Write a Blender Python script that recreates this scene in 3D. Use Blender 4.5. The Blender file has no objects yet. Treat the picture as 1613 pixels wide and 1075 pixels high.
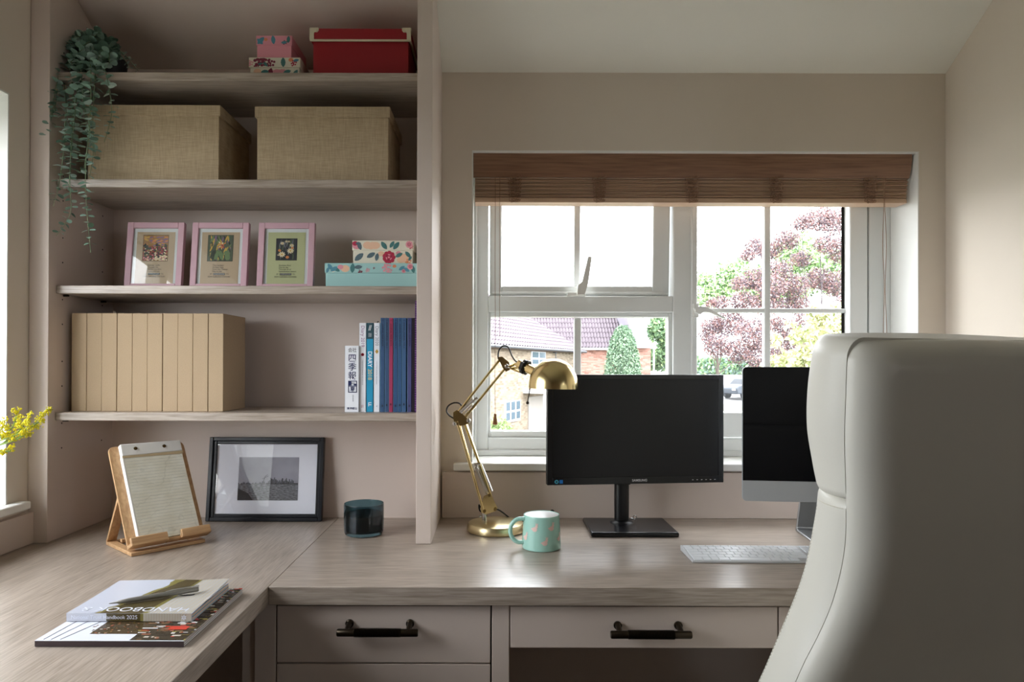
import bpy, bmesh, math, random
from mathutils import Vector, Matrix, Euler
random.seed(7)
D = bpy.data; SC = bpy.context.scene; COL = SC.collection
PI = math.pi
def R(d): return math.radians(d)
# ------------------------------------------------------------------ camera
W_, H_ = 1613, 1075
FPX = 1080.0
PITCH, ROLL = R(.3), R(.15)
PX0, PY0 = 779.0, 575.0 - FPX*math.tan(PITCH)
cam = D.cameras.new('camera'); co = D.objects.new('camera', cam); COL.objects.link(co)
cam.sensor_width = 36; cam.lens = FPX/W_*36
cam.shift_x = (W_/2-PX0)/W_; cam.shift_y = (PY0-H_/2)/W_
CZ = 1.2
co.location = (0, 0, CZ)
CR = (Matrix.Rotation(PI/2+PITCH, 3, 'X') @ Matrix.Rotation(ROLL, 3, 'Z'))
co.rotation_euler = CR.to_euler()
cam.clip_start = .02; cam.clip_end = 500
SC.camera = co
def at(px, py, Y):
    d = CR @ Vector(((px-PX0)/FPX, -(py-PY0)/FPX, -1))
    return Vector((d.x*Y/d.y, Y, CZ + d.z*Y/d.y))
def atz(px, py, z):
    d = CR @ Vector(((px-PX0)/FPX, -(py-PY0)/FPX, -1)); t = (z-CZ)/d.z
    return Vector((d.x*t, d.y*t, z))
# ------------------------------------------------------------------ materials
def lin(c):
    return tuple(((v/255)/12.92 if v/255 <= .04045 else ((v/255+.055)/1.055)**2.4) for v in c) + (1,)
MATS = {}
def mat(name, rgb, rough=.5, metal=0, noise=0, nscale=40, bump=0, bscale=200, stretch=None, coat=0, spec=.5, sss=0, trans=0, emit=0, ior=1.45, sheen=0):
    if name in MATS: return MATS[name]
    m = D.materials.new(name); m.use_nodes = True
    nt = m.node_tree; b = nt.nodes['Principled BSDF']; L = nt.links
    b.inputs['Base Color'].default_value = lin(rgb)
    b.inputs['Roughness'].default_value = rough
    b.inputs['Metallic'].default_value = metal
    b.inputs['Specular IOR Level'].default_value = spec
    b.inputs['Coat Weight'].default_value = coat
    b.inputs['Transmission Weight'].default_value = trans
    b.inputs['IOR'].default_value = ior
    b.inputs['Sheen Weight'].default_value = sheen
    if noise or bump:
        tc = nt.nodes.new('ShaderNodeTexCoord'); mp = nt.nodes.new('ShaderNodeMapping')
        L.new(tc.outputs['Object'], mp.inputs['Vector'])
        if stretch: mp.inputs['Scale'].default_value = stretch
    if noise:
        n = nt.nodes.new('ShaderNodeTexNoise'); n.inputs['Scale'].default_value = nscale; n.inputs['Detail'].default_value = 5
        L.new(mp.outputs[0], n.inputs['Vector'])
        r = nt.nodes.new('ShaderNodeValToRGB')
        c = lin(rgb)
        r.color_ramp.elements[0].position = .3; r.color_ramp.elements[1].position = .7
        r.color_ramp.elements[0].color = tuple(max(0, v*(1-noise)) for v in c[:3])+(1,)
        r.color_ramp.elements[1].color = tuple(min(1, v*(1+noise)) for v in c[:3])+(1,)
        L.new(n.outputs['Fac'], r.inputs[0]); L.new(r.outputs[0], b.inputs['Base Color'])
    if bump:
        n2 = nt.nodes.new('ShaderNodeTexNoise'); n2.inputs['Scale'].default_value = bscale; n2.inputs['Detail'].default_value = 3
        L.new(mp.outputs[0], n2.inputs['Vector'])
        bp = nt.nodes.new('ShaderNodeBump'); bp.inputs['Strength'].default_value = bump; bp.inputs['Distance'].default_value = .001
        L.new(n2.outputs['Fac'], bp.inputs['Height']); L.new(bp.outputs[0], b.inputs['Normal'])
    MATS[name] = m; return m
def wood(name, dark, light, axis='x', rough=.4, fine=1, bump=.15):
    m = D.materials.new(name); m.use_nodes = True; nt = m.node_tree; b = nt.nodes['Principled BSDF']; L = nt.links
    tc = nt.nodes.new('ShaderNodeTexCoord')
    def nz(scale, along, detail=6, dist=0):
        mp = nt.nodes.new('ShaderNodeMapping'); L.new(tc.outputs['Object'], mp.inputs['Vector'])
        s = [scale]*3; s['xyz'.index(axis)] = along; mp.inputs['Scale'].default_value = s
        n = nt.nodes.new('ShaderNodeTexNoise'); n.inputs['Scale'].default_value = 1; n.inputs['Detail'].default_value = detail
        n.inputs['Distortion'].default_value = dist
        L.new(mp.outputs[0], n.inputs['Vector']); return n
    n1 = nz(300*fine, 15*fine, 4, .3); n2 = nz(20*fine, 2.2*fine, 5, 1.6); n3 = nz(80*fine, 7*fine, 6, .5)
    def mixf(a, c, f):
        x = nt.nodes.new('ShaderNodeMix'); x.data_type = 'FLOAT'; x.inputs[0].default_value = f
        L.new(a, x.inputs[2]); L.new(c, x.inputs[3]); return x.outputs[0]
    v = mixf(mixf(n2.outputs[0], n3.outputs[0], .4), n1.outputs[0], .55)
    r = nt.nodes.new('ShaderNodeValToRGB'); r.color_ramp.elements[0].position = .36; r.color_ramp.elements[1].position = .6
    r.color_ramp.elements[0].color = lin(dark); r.color_ramp.elements[1].color = lin(light)
    L.new(v, r.inputs[0]); L.new(r.outputs[0], b.inputs['Base Color'])
    b.inputs['Roughness'].default_value = rough
    bp = nt.nodes.new('ShaderNodeBump'); bp.inputs['Strength'].default_value = bump; bp.inputs['Distance'].default_value = .0008
    L.new(n1.outputs[0], bp.inputs['Height']); L.new(bp.outputs[0], b.inputs['Normal'])
    MATS[name] = m; return m
def brickmat(name, c1, c2, mortar, scale, rot=0, ax='xz', bw=.22, bh=.075):
    m = D.materials.new(name); m.use_nodes = True; nt = m.node_tree; b = nt.nodes['Principled BSDF']; L = nt.links
    tc = nt.nodes.new('ShaderNodeTexCoord'); sp = nt.nodes.new('ShaderNodeSeparateXYZ'); cb = nt.nodes.new('ShaderNodeCombineXYZ')
    L.new(tc.outputs['Object'], sp.inputs[0]); L.new(sp.outputs['XYZ'.index(ax[0].upper())], cb.inputs[0]); L.new(sp.outputs['XYZ'.index(ax[1].upper())], cb.inputs[1])
    t = nt.nodes.new('ShaderNodeTexBrick'); L.new(cb.outputs[0], t.inputs['Vector'])
    t.inputs['Color1'].default_value = lin(c1); t.inputs['Color2'].default_value = lin(c2); t.inputs['Mortar'].default_value = lin(mortar)
    t.inputs['Scale'].default_value = scale; t.inputs['Brick Width'].default_value = bw; t.inputs['Row Height'].default_value = bh; t.inputs['Mortar Size'].default_value = .01
    L.new(t.outputs['Color'], b.inputs['Base Color']); b.inputs['Roughness'].default_value = .9
    MATS[name] = m; return m
def weavemat(name, c1, c2, sc=420):
    m = D.materials.new(name); m.use_nodes = True; nt = m.node_tree; b = nt.nodes['Principled BSDF']; L = nt.links
    tc = nt.nodes.new('ShaderNodeTexCoord')
    outs = []
    for s in ((sc, 30, 30), (30, 30, sc)):
        mp = nt.nodes.new('ShaderNodeMapping'); mp.inputs['Scale'].default_value = s; L.new(tc.outputs['Object'], mp.inputs[0])
        n = nt.nodes.new('ShaderNodeTexNoise'); n.inputs['Scale'].default_value = 1; n.inputs['Detail'].default_value = 2; L.new(mp.outputs[0], n.inputs[0]); outs.append(n.outputs[0])
    a = nt.nodes.new('ShaderNodeMath'); a.operation = 'ADD'; L.new(outs[0], a.inputs[0]); L.new(outs[1], a.inputs[1])
    h = nt.nodes.new('ShaderNodeMath'); h.operation = 'MULTIPLY'; h.inputs[1].default_value = .5; L.new(a.outputs[0], h.inputs[0])
    r = nt.nodes.new('ShaderNodeValToRGB'); r.color_ramp.elements[0].position = .38; r.color_ramp.elements[1].position = .6
    r.color_ramp.elements[0].color = lin(c1); r.color_ramp.elements[1].color = lin(c2)
    L.new(h.outputs[0], r.inputs[0]); L.new(r.outputs[0], b.inputs['Base Color']); b.inputs['Roughness'].default_value = .85
    bp = nt.nodes.new('ShaderNodeBump'); bp.inputs['Strength'].default_value = .4; bp.inputs['Distance'].default_value = .001
    L.new(h.outputs[0], bp.inputs['Height']); L.new(bp.outputs[0], b.inputs['Normal'])
    MATS[name] = m; return m
def glassmat(name, tint=(255, 255, 255), refl=1.0):
    m = D.materials.new(name); m.use_nodes = True; nt = m.node_tree; L = nt.links
    for n in list(nt.nodes): nt.nodes.remove(n)
    o = nt.nodes.new('ShaderNodeOutputMaterial'); mx = nt.nodes.new('ShaderNodeMixShader'); t = nt.nodes.new('ShaderNodeBsdfTransparent'); g = nt.nodes.new('ShaderNodeBsdfGlossy')
    lw = nt.nodes.new('ShaderNodeLayerWeight'); pw = nt.nodes.new('ShaderNodeMath'); pw.operation = 'POWER'; pw.inputs[1].default_value = 5
    f = nt.nodes.new('ShaderNodeMath'); f.operation = 'MULTIPLY_ADD'; f.inputs[1].default_value = .9; f.inputs[2].default_value = .04
    L.new(lw.outputs['Facing'], pw.inputs[0]); L.new(pw.outputs[0], f.inputs[0]); lw.inputs['Blend'].default_value = .5
    mu = nt.nodes.new('ShaderNodeMath'); mu.operation = 'MULTIPLY'; mu.inputs[1].default_value = refl
    t.inputs[0].default_value = lin(tint); g.inputs['Roughness'].default_value = .01
    L.new(f.outputs[0], mu.inputs[0]); L.new(mu.outputs[0], mx.inputs[0]); L.new(t.outputs[0], mx.inputs[1]); L.new(g.outputs[0], mx.inputs[2]); L.new(mx.outputs[0], o.inputs[0])
    MATS[name] = m; return m

# ------------------------------------------------------------------ geometry helpers
class MB:
    def __init__(s): s.v = []; s.f = []; s.mi = []; s.m = []
    def M(s, m):
        if m not in s.m: s.m.append(m)
        return s.m.index(m)
    def add(s, vs, fs, m=None):
        o = len(s.v); s.v += [tuple(v) for v in vs]; i = s.M(m) if m else 0
        for f in fs: s.f.append(tuple(o+k for k in f)); s.mi.append(i)
        return s
    def box(s, x0, x1, y0, y1, z0, z1, m=None, T=None):
        if x0 > x1: x0, x1 = x1, x0
        if y0 > y1: y0, y1 = y1, y0
        if z0 > z1: z0, z1 = z1, z0
        vs = [Vector(p) for p in ((x0,y0,z0),(x1,y0,z0),(x1,y1,z0),(x0,y1,z0),(x0,y0,z1),(x1,y0,z1),(x1,y1,z1),(x0,y1,z1))]
        if T: vs = [T @ v for v in vs]
        return s.add(vs, [(0,3,2,1),(4,5,6,7),(0,1,5,4),(1,2,6,5),(2,3,7,6),(3,0,4,7)], m)
    def prism(s, poly, a0, a1, axis='y', m=None, T=None):
        n = len(poly)
        def P(p, a):
            v = Vector((p[0], a, p[1])) if axis == 'y' else (Vector((a, p[0], p[1])) if axis == 'x' else Vector((p[0], p[1], a)))
            return T @ v if T else v
        vs = [P(p, a0) for p in poly]+[P(p, a1) for p in poly]
        return s.add(vs, [tuple(range(n)), tuple(range(2*n-1, n-1, -1))]+[(i, (i+1) % n + 0, (i+1) % n+n, i+n)[::-1] for i in range(n)], m)
    def tube(s, pts, r, n=8, m=None, cap=True):
        pts = [Vector(p) for p in pts]; rs = r if isinstance(r, (list, tuple)) else [r]*len(pts)
        rings = []; up = None
        for i, p in enumerate(pts):
            t = (pts[min(i+1, len(pts)-1)]-pts[max(i-1, 0)]).normalized()
            if up is None:
                a = Vector((0, 0, 1)) if abs(t.z) < .9 else Vector((1, 0, 0)); up = (a-t*a.dot(t)).normalized()
            else: up = (up-t*up.dot(t)).normalized()
            sd = t.cross(up)
            rings.append([p+(up*math.cos(2*PI*k/n)+sd*math.sin(2*PI*k/n))*rs[i] for k in range(n)])
        vs = [v for g in rings for v in g]; fs = []
        for i in range(len(pts)-1):
            for k in range(n): fs.append((i*n+k, i*n+(k+1) % n, (i+1)*n+(k+1) % n, (i+1)*n+k))
        if cap: fs += [tuple(range(n))[::-1], tuple((len(pts)-1)*n+k for k in range(n))]
        return s.add(vs, fs, m)
    def lathe(s, prof, n=48, m=None, T=None):
        vs = []; fs = []
        for (r, z) in prof:
            for k in range(n): vs.append(Vector((r*math.cos(2*PI*k/n), r*math.sin(2*PI*k/n), z)))
        if T: vs = [T @ v for v in vs]
        for i in range(len(prof)-1):
            for k in range(n): fs.append((i*n+k, i*n+(k+1) % n, (i+1)*n+(k+1) % n, (i+1)*n+k))
        if prof[0][0] > 1e-6: fs.append(tuple(range(n))[::-1])
        if prof[-1][0] > 1e-6: fs.append(tuple((len(prof)-1)*n+k for k in range(n)))
        return s.add(vs, fs, m)
    def ball(s, c, r, m=None, n=12, sc=(1, 1, 1)):
        pr = [(r*math.sin(PI*i/8)+1e-7*(i in (0, 8)), -r*math.cos(PI*i/8)) for i in range(9)]
        return s.lathe(pr, n, m, Matrix.Translation(Vector(c)) @ Matrix.Diagonal((*sc, 1)))
    def grid(s, rows, m=None, close=False):
        nr = len(rows); nc = len(rows[0]); vs = [p for r in rows for p in r]; fs = []
        for i in range(nr-1):
            for k in range(nc-(0 if close else 1)): fs.append((i*nc+k, i*nc+(k+1) % nc, (i+1)*nc+(k+1) % nc, (i+1)*nc+k))
        return s.add(vs, fs, m)
    def build(s, name, m=None, parent=None, bev=0, smooth=35, kind=None, T=None, seg=2, sub=0):
        me = D.meshes.new(name)
        vs = [T @ Vector(v) for v in s.v] if T else s.v
        me.from_pydata([tuple(v) for v in vs], [], s.f)
        if s.m:
            for q in s.m: me.materials.append(q)
            me.polygons.foreach_set('material_index', s.mi)
        elif m: me.materials.append(m)
        me.validate(); me.update()
        bm = bmesh.new(); bm.from_mesh(me); bmesh.ops.recalc_face_normals(bm, faces=bm.faces); bm.to_mesh(me); bm.free()
        if smooth:
            me.polygons.foreach_set('use_smooth', [True]*len(me.polygons)); me.set_sharp_from_angle(angle=R(smooth))
        o = D.objects.new(name, me); COL.objects.link(o)
        if parent: o.parent = parent
        if bev:
            b = o.modifiers.new('bevel', 'BEVEL'); b.width = bev; b.segments = seg; b.limit_method = 'ANGLE'; b.angle_limit = R(40); b.harden_normals = False
        if sub:
            q = o.modifiers.new('sub', 'SUBSURF'); q.levels = sub; q.render_levels = sub
        if kind: o['kind'] = kind
        return o
def thing(name, label, cat, loc=(0, 0, 0), rotz=0, group=None):
    o = D.objects.new(name, None); COL.objects.link(o); o.location = loc; o.rotation_euler = (0, 0, rotz); o.empty_display_size = .05
    o['label'] = label; o['category'] = cat
    if group: o['group'] = group
    return o
def dup(root, loc, rotz=None, label=None):
    r = root.copy(); COL.objects.link(r); r.location = loc
    if rotz is not None: r.rotation_euler = (0, 0, rotz)
    if label: r['label'] = label
    for ch in list(root.children):
        c = ch.copy(); COL.objects.link(c); c.parent = r
        for g in list(ch.children):
            d = g.copy(); COL.objects.link(d); d.parent = c
    return r
def frm(o, u, v):
    """matrix: local x->u, local y->v, local z->u x v, origin o"""
    u = Vector(u).normalized(); v = Vector(v).normalized(); w = u.cross(v)
    M = Matrix((u, v, w)).transposed().to_4x4(); M.translation = Vector(o); return M
def text(s, size, T, m, parent, name='lettering', ext=.0001, align='CENTER', sx=1, bold=0, spacing=1):
    cu = D.curves.new('t', 'FONT'); cu.body = s; cu.size = size; cu.align_x = align; cu.align_y = 'CENTER'; cu.extrude = ext; cu.offset = bold; cu.space_character = spacing
    to = D.objects.new('t', cu); COL.objects.link(to)
    dg = bpy.context.evaluated_depsgraph_get(); dg.update()
    me = D.meshes.new_from_object(to.evaluated_get(dg)); D.objects.remove(to); D.curves.remove(cu)
    me.transform(T @ Matrix.Diagonal((sx, 1, 1, 1))); me.materials.clear(); me.materials.append(m)
    o = D.objects.new(name, me); COL.objects.link(o); o.parent = parent; return o
def ell(mb, T, cx, cy, rx, ry, rot, m, n=10, z=.0003, leaf=False):
    vs = []
    for k in range(n):
        a = 2*PI*k/n; x = rx*math.cos(a); y = ry*math.sin(a)*(abs(math.sin(a))**.6 if leaf else 1)
        vs.append(T @ Vector((cx+x*math.cos(rot)-y*math.sin(rot), cy+x*math.sin(rot)+y*math.cos(rot), z)))
    mb.add(vs, [tuple(range(n))], m)

# palette
M_wall = mat('wall_paint', (222, 211, 197), .8, noise=.015, nscale=3, bump=.05, bscale=300)
M_ceil = mat('ceiling_paint', (238, 236, 226), .85, noise=.01, nscale=3)
M_cab = mat('cabinet_paint', (213, 198, 188), .45, noise=.01, nscale=4)
M_gap = mat('shadow_gap', (30, 24, 20), .9)
M_oakx = wood('oak_laminate_x', (140, 127, 114), (180, 167, 155), 'x', .3)
M_oaky = wood('oak_laminate_y', (140, 127, 114), (180, 167, 155), 'y', .3)
M_upvc = mat('white_upvc', (238, 240, 238), .3)
M_glass = glassmat('window_glass')
M_white = mat('white_gloss', (240, 240, 236), .25)
M_floor = wood('floor_boards', (70, 54, 42), (104, 84, 66), 'y', .5)
M_rear = mat('rear_wall_paint', (205, 186, 166), .8)
M_blind = wood('blind_wood', (116, 84, 64), (148, 112, 88), 'x', .38, .6)
M_slat = wood('backlit_slat_wood', (184, 152, 126), (206, 174, 146), 'x', .4, .6)  # paler than the pelmet wood: backlit glow put into the colour
M_cord = mat('cord_tan', (150, 116, 92), .8)
M_black = mat('black_plastic', (14, 14, 17), .35)
M_screen = mat('screen_matte', (20, 20, 22), .32, spec=.4)
M_bglass = mat('screen_glossy', (2, 2, 6), .05, spec=.15)
M_alu = mat('aluminium', (176, 178, 180), .35, metal=.8)
M_brass = mat('polished_brass', (236, 214, 156), .2, metal=1)
M_chrome = mat('chrome', (200, 200, 200), .15, metal=1)
M_dbrass = mat('dark_bronze', (62, 54, 44), .3, metal=.9)
M_paper = mat('white_paper', (238, 238, 240), .7)
M_kraft = mat('kraft_card', (176, 153, 124), .8, noise=.08, nscale=500, bump=.1, bscale=600)
M_burlap = weavemat('burlap', (164, 144, 116), (188, 168, 138), 700)
M_leather = mat('white_leather', (214, 212, 202), .42, bump=.12, bscale=260, noise=.01, nscale=8)
M_ink = mat('black_ink', (20, 20, 24), .7)

# ------------------------------------------------------------------ room shell
YW = 2.03; XL = -1.17; XR = 1.336; YR = -4.2
def slope(y): return 2.068 + (YW-y)*.604
O = (-.068, 1.256, .892, 1.836)      # window opening
mb = MB()
T0, T1 = YW, YW+.28
for (a, b, c, d) in ((XL-.3, O[0], -.0, 2.6), (O[1], XR+.25, 0, 2.6), (O[0], O[1], 0, O[2]), (O[0], O[1], O[3], 2.6)):
    mb.box(a, b, T0, T1, c, d)
mb.build('wall_back', M_wall, kind='structure', smooth=0)
# white painted reveal lining of the window opening
mb = MB()
mb.box(O[0]-.0, O[0]+.003, YW-.001, 2.18, O[2], O[3]); mb.box(O[1]-.003, O[1], YW-.001, 2.18, O[2], O[3]); mb.box(O[0], O[1], YW-.001, 2.18, O[3]-.003, O[3])
mb.build('trim_1', M_white, kind='structure', smooth=0)
# left wall with its window opening
LO = (.35, 1.646, .842, 1.85)
mb = MB()
mb.box(XL-.28, XL, YR, LO[0], 0, 2.6); mb.box(XL-.28, XL, LO[1], YW, 0, 2.6)
mb.box(XL-.28, XL, LO[0], LO[1], 0, LO[2]); mb.box(XL-.28, XL, LO[0], LO[1], LO[3], 2.6)
mb.build('wall_left', M_wall, kind='structure', smooth=0)
MB().box(XR, XR+.12, 1.12, YW+.28, 0, 2.6).box(XR+.12, 3.6, 1.12, 1.24, 0, 2.6).build('wall_right', M_wall, kind='structure', smooth=0)  # return section opens an added wider room, shaped to darken the chair back
RO = (-2.6, -1.7, 1.4, 2.15)  # opening for the added fill window
MB().box(3.6, 3.75, YR, RO[0], 0, 2.6).box(3.6, 3.75, RO[1], 1.24, 0, 2.6).box(3.6, 3.75, RO[0], RO[1], 0, RO[2]).box(3.6, 3.75, RO[0], RO[1], RO[3], 2.6).build('wall_added_right', M_rear, kind='structure', smooth=0)  # unseen wall of the added wider room, keeps bounce off the chair
MB().box(XL-.28, 3.75, YR-.2, YR, 0, 2.6).build('wall_rear', M_rear, kind='structure', smooth=0)
MB().box(XL-.28, 3.75, YR-.2, YW+.28, -.1, 0).build('floor', M_floor, kind='structure', smooth=0)
zt = 2.5; yk = YW-(zt-2.068)/.604
MB().prism([(YW, 2.068), (yk, zt), (YR, zt), (YR, zt+.15), (yk-.05, zt+.15), (YW, 2.068+.18)], XL, XR, 'x').prism([(1.12, zt), (YR, zt), (YR, zt+.15), (1.12, zt+.15)], XR+.0, 3.6, 'x').build('ceiling', M_ceil, kind='structure', smooth=0)
# ------------------------------------------------------------------ front window
YF = 2.18; S = FPX/YF
def fx(px): return (px-779)/S
def fz(py): return 1.2-(py-575)/S
w1 = D.objects.new('window_1', None); COL.objects.link(w1); w1['kind'] = 'structure'
x0, x1, z0, z1 = O[0], O[1], .912, O[3]
def rect_frame(mb, a, b, c, d, wl, wr, wb, wt, y0, y1):
    mb.box(a, a+wl, y0, y1, c, d); mb.box(b-wr, b, y0, y1, c, d); mb.box(a+wl, b-wr, y0, y1, c, c+wb); mb.box(a+wl, b-wr, y0, y1, d-wt, d)
mb = MB()
rect_frame(mb, x0, x1, z0, z1, fx(769)-x0, x1-fx(1368), fz(690)-z0, .05, YF, YF+.07)
mb.box(fx(1060), fx(1090), YF, YF+.07, fz(690), z1-.05)
mb.box(fx(769), fx(1060), YF, YF+.07, fz(492), fz(466))
mb.build('window_frame', M_upvc, w1, bev=.004)
mb = MB()   # stepped lower profile and side strips, glazing beads
mb.box(x0+.003, x1-.003, YF-.012, YF, z0, fz(709))
mb.box(x0+.003, x0+.012, YF-.012, YF, fz(709), z1); mb.box(x1-.02, x1-.003, YF-.012, YF, fz(709), z1)
rect_frame(mb, fx(769), fx(1060), fz(690), fz(492), .008, .012, .02, .014, YF+.012, YF+.05)
mb.build('bead', M_upvc, w1, bev=.003)
def pane(a, b, c, d, y, parent, T=None): 
    return MB().box(a, b, y, y+.004, c, d).build('pane', M_glass, parent, smooth=0, T=T)
fxl = MB(); fxl.box(fx(906), fx(917), YF+.026, YF+.044, fz(672), fz(500)); 
fxl.build('glazing_bar', M_upvc, w1, bev=.003)
pane(fx(769)+.007, fx(1060)-.011, fz(690)+.019, fz(492)-.013, YF+.035, w1)
# top-hung sash standing slightly open
hinge = Matrix.Translation((0, YF+.02, z1-.05)) @ Matrix.Rotation(R(3.2), 4, 'X') @ Matrix.Translation((0, -(YF+.02), -(z1-.05)))
a, b, c, d = fx(771), fx(1057), fz(465), z1-.052
mb = MB(); rect_frame(mb, a, b, c, d, fx(790)-a, b-fx(1030), fz(449)-c, .03, YF+.006, YF+.06)
mb.box(a+.006, b-.006, YF-.004, YF+.006, c+.004, c+.014)
sash = mb.build('sash', M_upvc, w1, bev=.004, T=hinge)
pane(fx(790)-.002, fx(1030)+.002, fz(449)-.002, d-.028, YF+.035, sash, hinge)
MB().box(fx(906), fx(916), YF+.026, YF+.044, fz(449), d-.028).build('glazing_bar', M_upvc, sash, bev=.003, T=hinge)
MB().prism([(fx(907), fz(466)), (fx(919), fz(466)), (fx(924), fz(449)), (fx(930), fz(407)), (fx(924), fz(406)), (fx(915), fz(445)), (fx(908), fz(451))], YF-.034, YF-.016, 'y').box(fx(893), fx(921), YF-.016, YF+.004, fz(467), fz(461)).build('window_handle', M_white, sash, bev=.0015)
# side-hung right casement
a, b, c, d = fx(1088), fx(1366), fz(688), z1-.052
mb = MB(); rect_frame(mb, a, b, c, d, fx(1098)-a, b-fx(1337), fz(649)-c, .03, YF-.006, YF+.05)
s2 = mb.build('sash', M_upvc, w1, bev=.005)
mb = MB(); mb.box(fx(1332.5), fx(1336.8), YF+.027, YF+.0295, fz(649), d-.03); mb.box(fx(1098), fx(1337), YF+.027, YF+.0295, d-.033, d-.0295); mb.build('gasket', M_gap, s2, smooth=0)
mb = MB(); mb.box(fx(1366), fx(1368), YF+.002, YF+.03, c, d); mb.build('frame_gap_shade', M_gap, w1, smooth=0)  # dark strip painting the shade between casement and frame
pane(fx(1097), fx(1338), fz(650), d-.028, YF+.03, s2)
mb = MB(); mb.box(fx(1208), fx(1218), YF+.02, YF+.042, fz(649), d-.028); mb.box(fx(1098), fx(1337), YF+.021, YF+.041, fz(491), fz(484))
mb.build('glazing_bar', M_upvc, s2, bev=.003)
MB().prism([(fx(1090), fz(486)), (fx(1098), fz(483)), (fx(1108), fz(484)), (fx(1118), fz(489)), (fx(1140), fz(503)), (fx(1136), fz(503)), (fx(1114), fz(493)), (fx(1103), fz(492)), (fx(1099), fz(496)), (fx(1091), fz(493))], YF-.034, YF-.02, 'y').box(fx(1090), fx(1098), YF-.02, YF-.005, fz(500), fz(478)).build('window_handle', M_white, s2, bev=.0015)
# sill
mb = MB(); mb.box(at(714, 735, 2.0).x, x1+.03, 2.0, YW, .89, .912); mb.box(x0+.001, x1-.001, YW-.001, YF+.01, .892, .912)
mb.build('window_sill', M_white, w1, bev=.004, seg=3)
# left window
w2 = D.objects.new('window_2', None); COL.objects.link(w2); w2['kind'] = 'structure'
mb = MB(); xf = XL-.17
mb.box(xf-.06, xf, LO[0], LO[0]+.06, .862, LO[3]); mb.box(xf-.06, xf, LO[1]-.06, LO[1], .862, LO[3]); mb.box(xf-.06, xf, LO[0], LO[1], .862, .92); mb.box(xf-.06, xf, LO[0], LO[1], LO[3]-.06, LO[3]); mb.box(xf-.06, xf, .97, 1.03, .92, LO[3]-.06)
mb.build('window_frame', M_upvc, w2, bev=.004)
MB().box(xf-.035, xf-.03, LO[0]+.06, LO[1]-.06, .92, LO[3]-.06).build('pane', M_glass, w2, smooth=0)
mb = MB(); mb.box(xf, XL, LO[0], LO[1]-.001, .843, .862); mb.box(XL, -1.139, LO[0]-.04, 1.69, .842, .862)
mb.build('window_sill', M_white, w2, bev=.004, seg=3)
mb = MB(); mb.box(xf, XL+.001, LO[1]-.004, LO[1], .862, LO[3]); mb.box(xf, XL+.001, LO[0], LO[1], LO[3]-.004, LO[3]); mb.box(xf, XL+.001, LO[0], LO[0]+.004, .862, LO[3])
mb.build('trim_2', M_white, kind='structure', smooth=0)
w3 = D.objects.new('window_added', None); COL.objects.link(w3); w3['kind'] = 'structure'  # unseen window, added to light the chair back
mb = MB(); mb.box(3.66, 3.72, RO[0], RO[0]+.06, RO[2], RO[3]); mb.box(3.66, 3.72, RO[1]-.06, RO[1], RO[2], RO[3]); mb.box(3.66, 3.72, RO[0]+.06, RO[1]-.06, RO[2], RO[2]+.06); mb.box(3.66, 3.72, RO[0]+.06, RO[1]-.06, RO[3]-.06, RO[3])
mb.build('window_frame', M_upvc, w3, bev=.004)
MB().box(3.69, 3.695, RO[0]+.06, RO[1]-.06, RO[2]+.06, RO[3]-.06).build('pane', M_glass, w3, smooth=0)
# upstands
MB().box(-.153, XR, 2.012, YW, .7505, .885).build('trim_3', M_cab, kind='structure', bev=.001)
MB().box(XL, -1.153, .2, 1.719, .7505, .829).build('trim_4', M_cab, kind='structure', bev=.001)
# sockets etc none visible
# ------------------------------------------------------------------ bookcase
bk = thing('bookcase', 'built-in pink-beige painted alcove bookcase with four oak shelves above the worktop', 'bookcase', (0, 0, 0))
BX0, BX1, BY0, BY1 = -1.12, -.196, 1.72, 2.012
SF = 1.748
def side(xa, xb):
    return MB().prism([(BY0, .7503), (YW-.001, .7503), (YW-.001, slope(YW)-.002), (BY0, slope(BY0)-.002)], xa, xb, 'x')
side(XL+.001, BX0).build('side_panel', M_cab, bk, bev=.001)
side(BX1, -.158).build('side_panel', M_cab, bk, bev=.001)
MB().prism([(BY1, .7503), (YW-.002, .7503), (YW-.002, slope(YW)-.004), (BY1, slope(BY1)-.004)], BX0, BX1, 'x').build('back_panel', M_cab, bk, smooth=0)
for xs in (BX0+.0004,):
    for yy in (BY0+.055, 1.955):
        for k in range(34):
            z = .95+.032*k
            if z > slope(yy)-.05: break
            if k % 5 in (1, 3): MB().lathe([(.0022, 0), (.0022, .0003)], 8, None, Matrix.Translation((xs, yy, z)) @ Matrix.Rotation(PI/2, 4, 'Y')).build('pin_hole', M_gap, bk, smooth=0)
MB().prism([(BY0, slope(BY0)-.003), (BY1, slope(BY1)-.003), (BY1, slope(BY1)-.012), (BY0, slope(BY0)-.012)], BX0, BX1, 'x').build('top_panel', M_cab, bk, smooth=0)
SH = [1.946, 1.672, 1.400, 1.0758]
for z in SH:
    MB().box(BX0+.001, BX1-.001, SF, BY1-.001, z-.021, z).build('shelf', M_oakx, bk, bev=.0015)
for z in SH[2:]:
    for yy in (BY0+.06, 1.95): MB().tube([(BX0, yy, z-.0235), (BX0+.014, yy, z-.0235)], .0025).build('shelf_pin', M_dbrass, bk)
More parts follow.
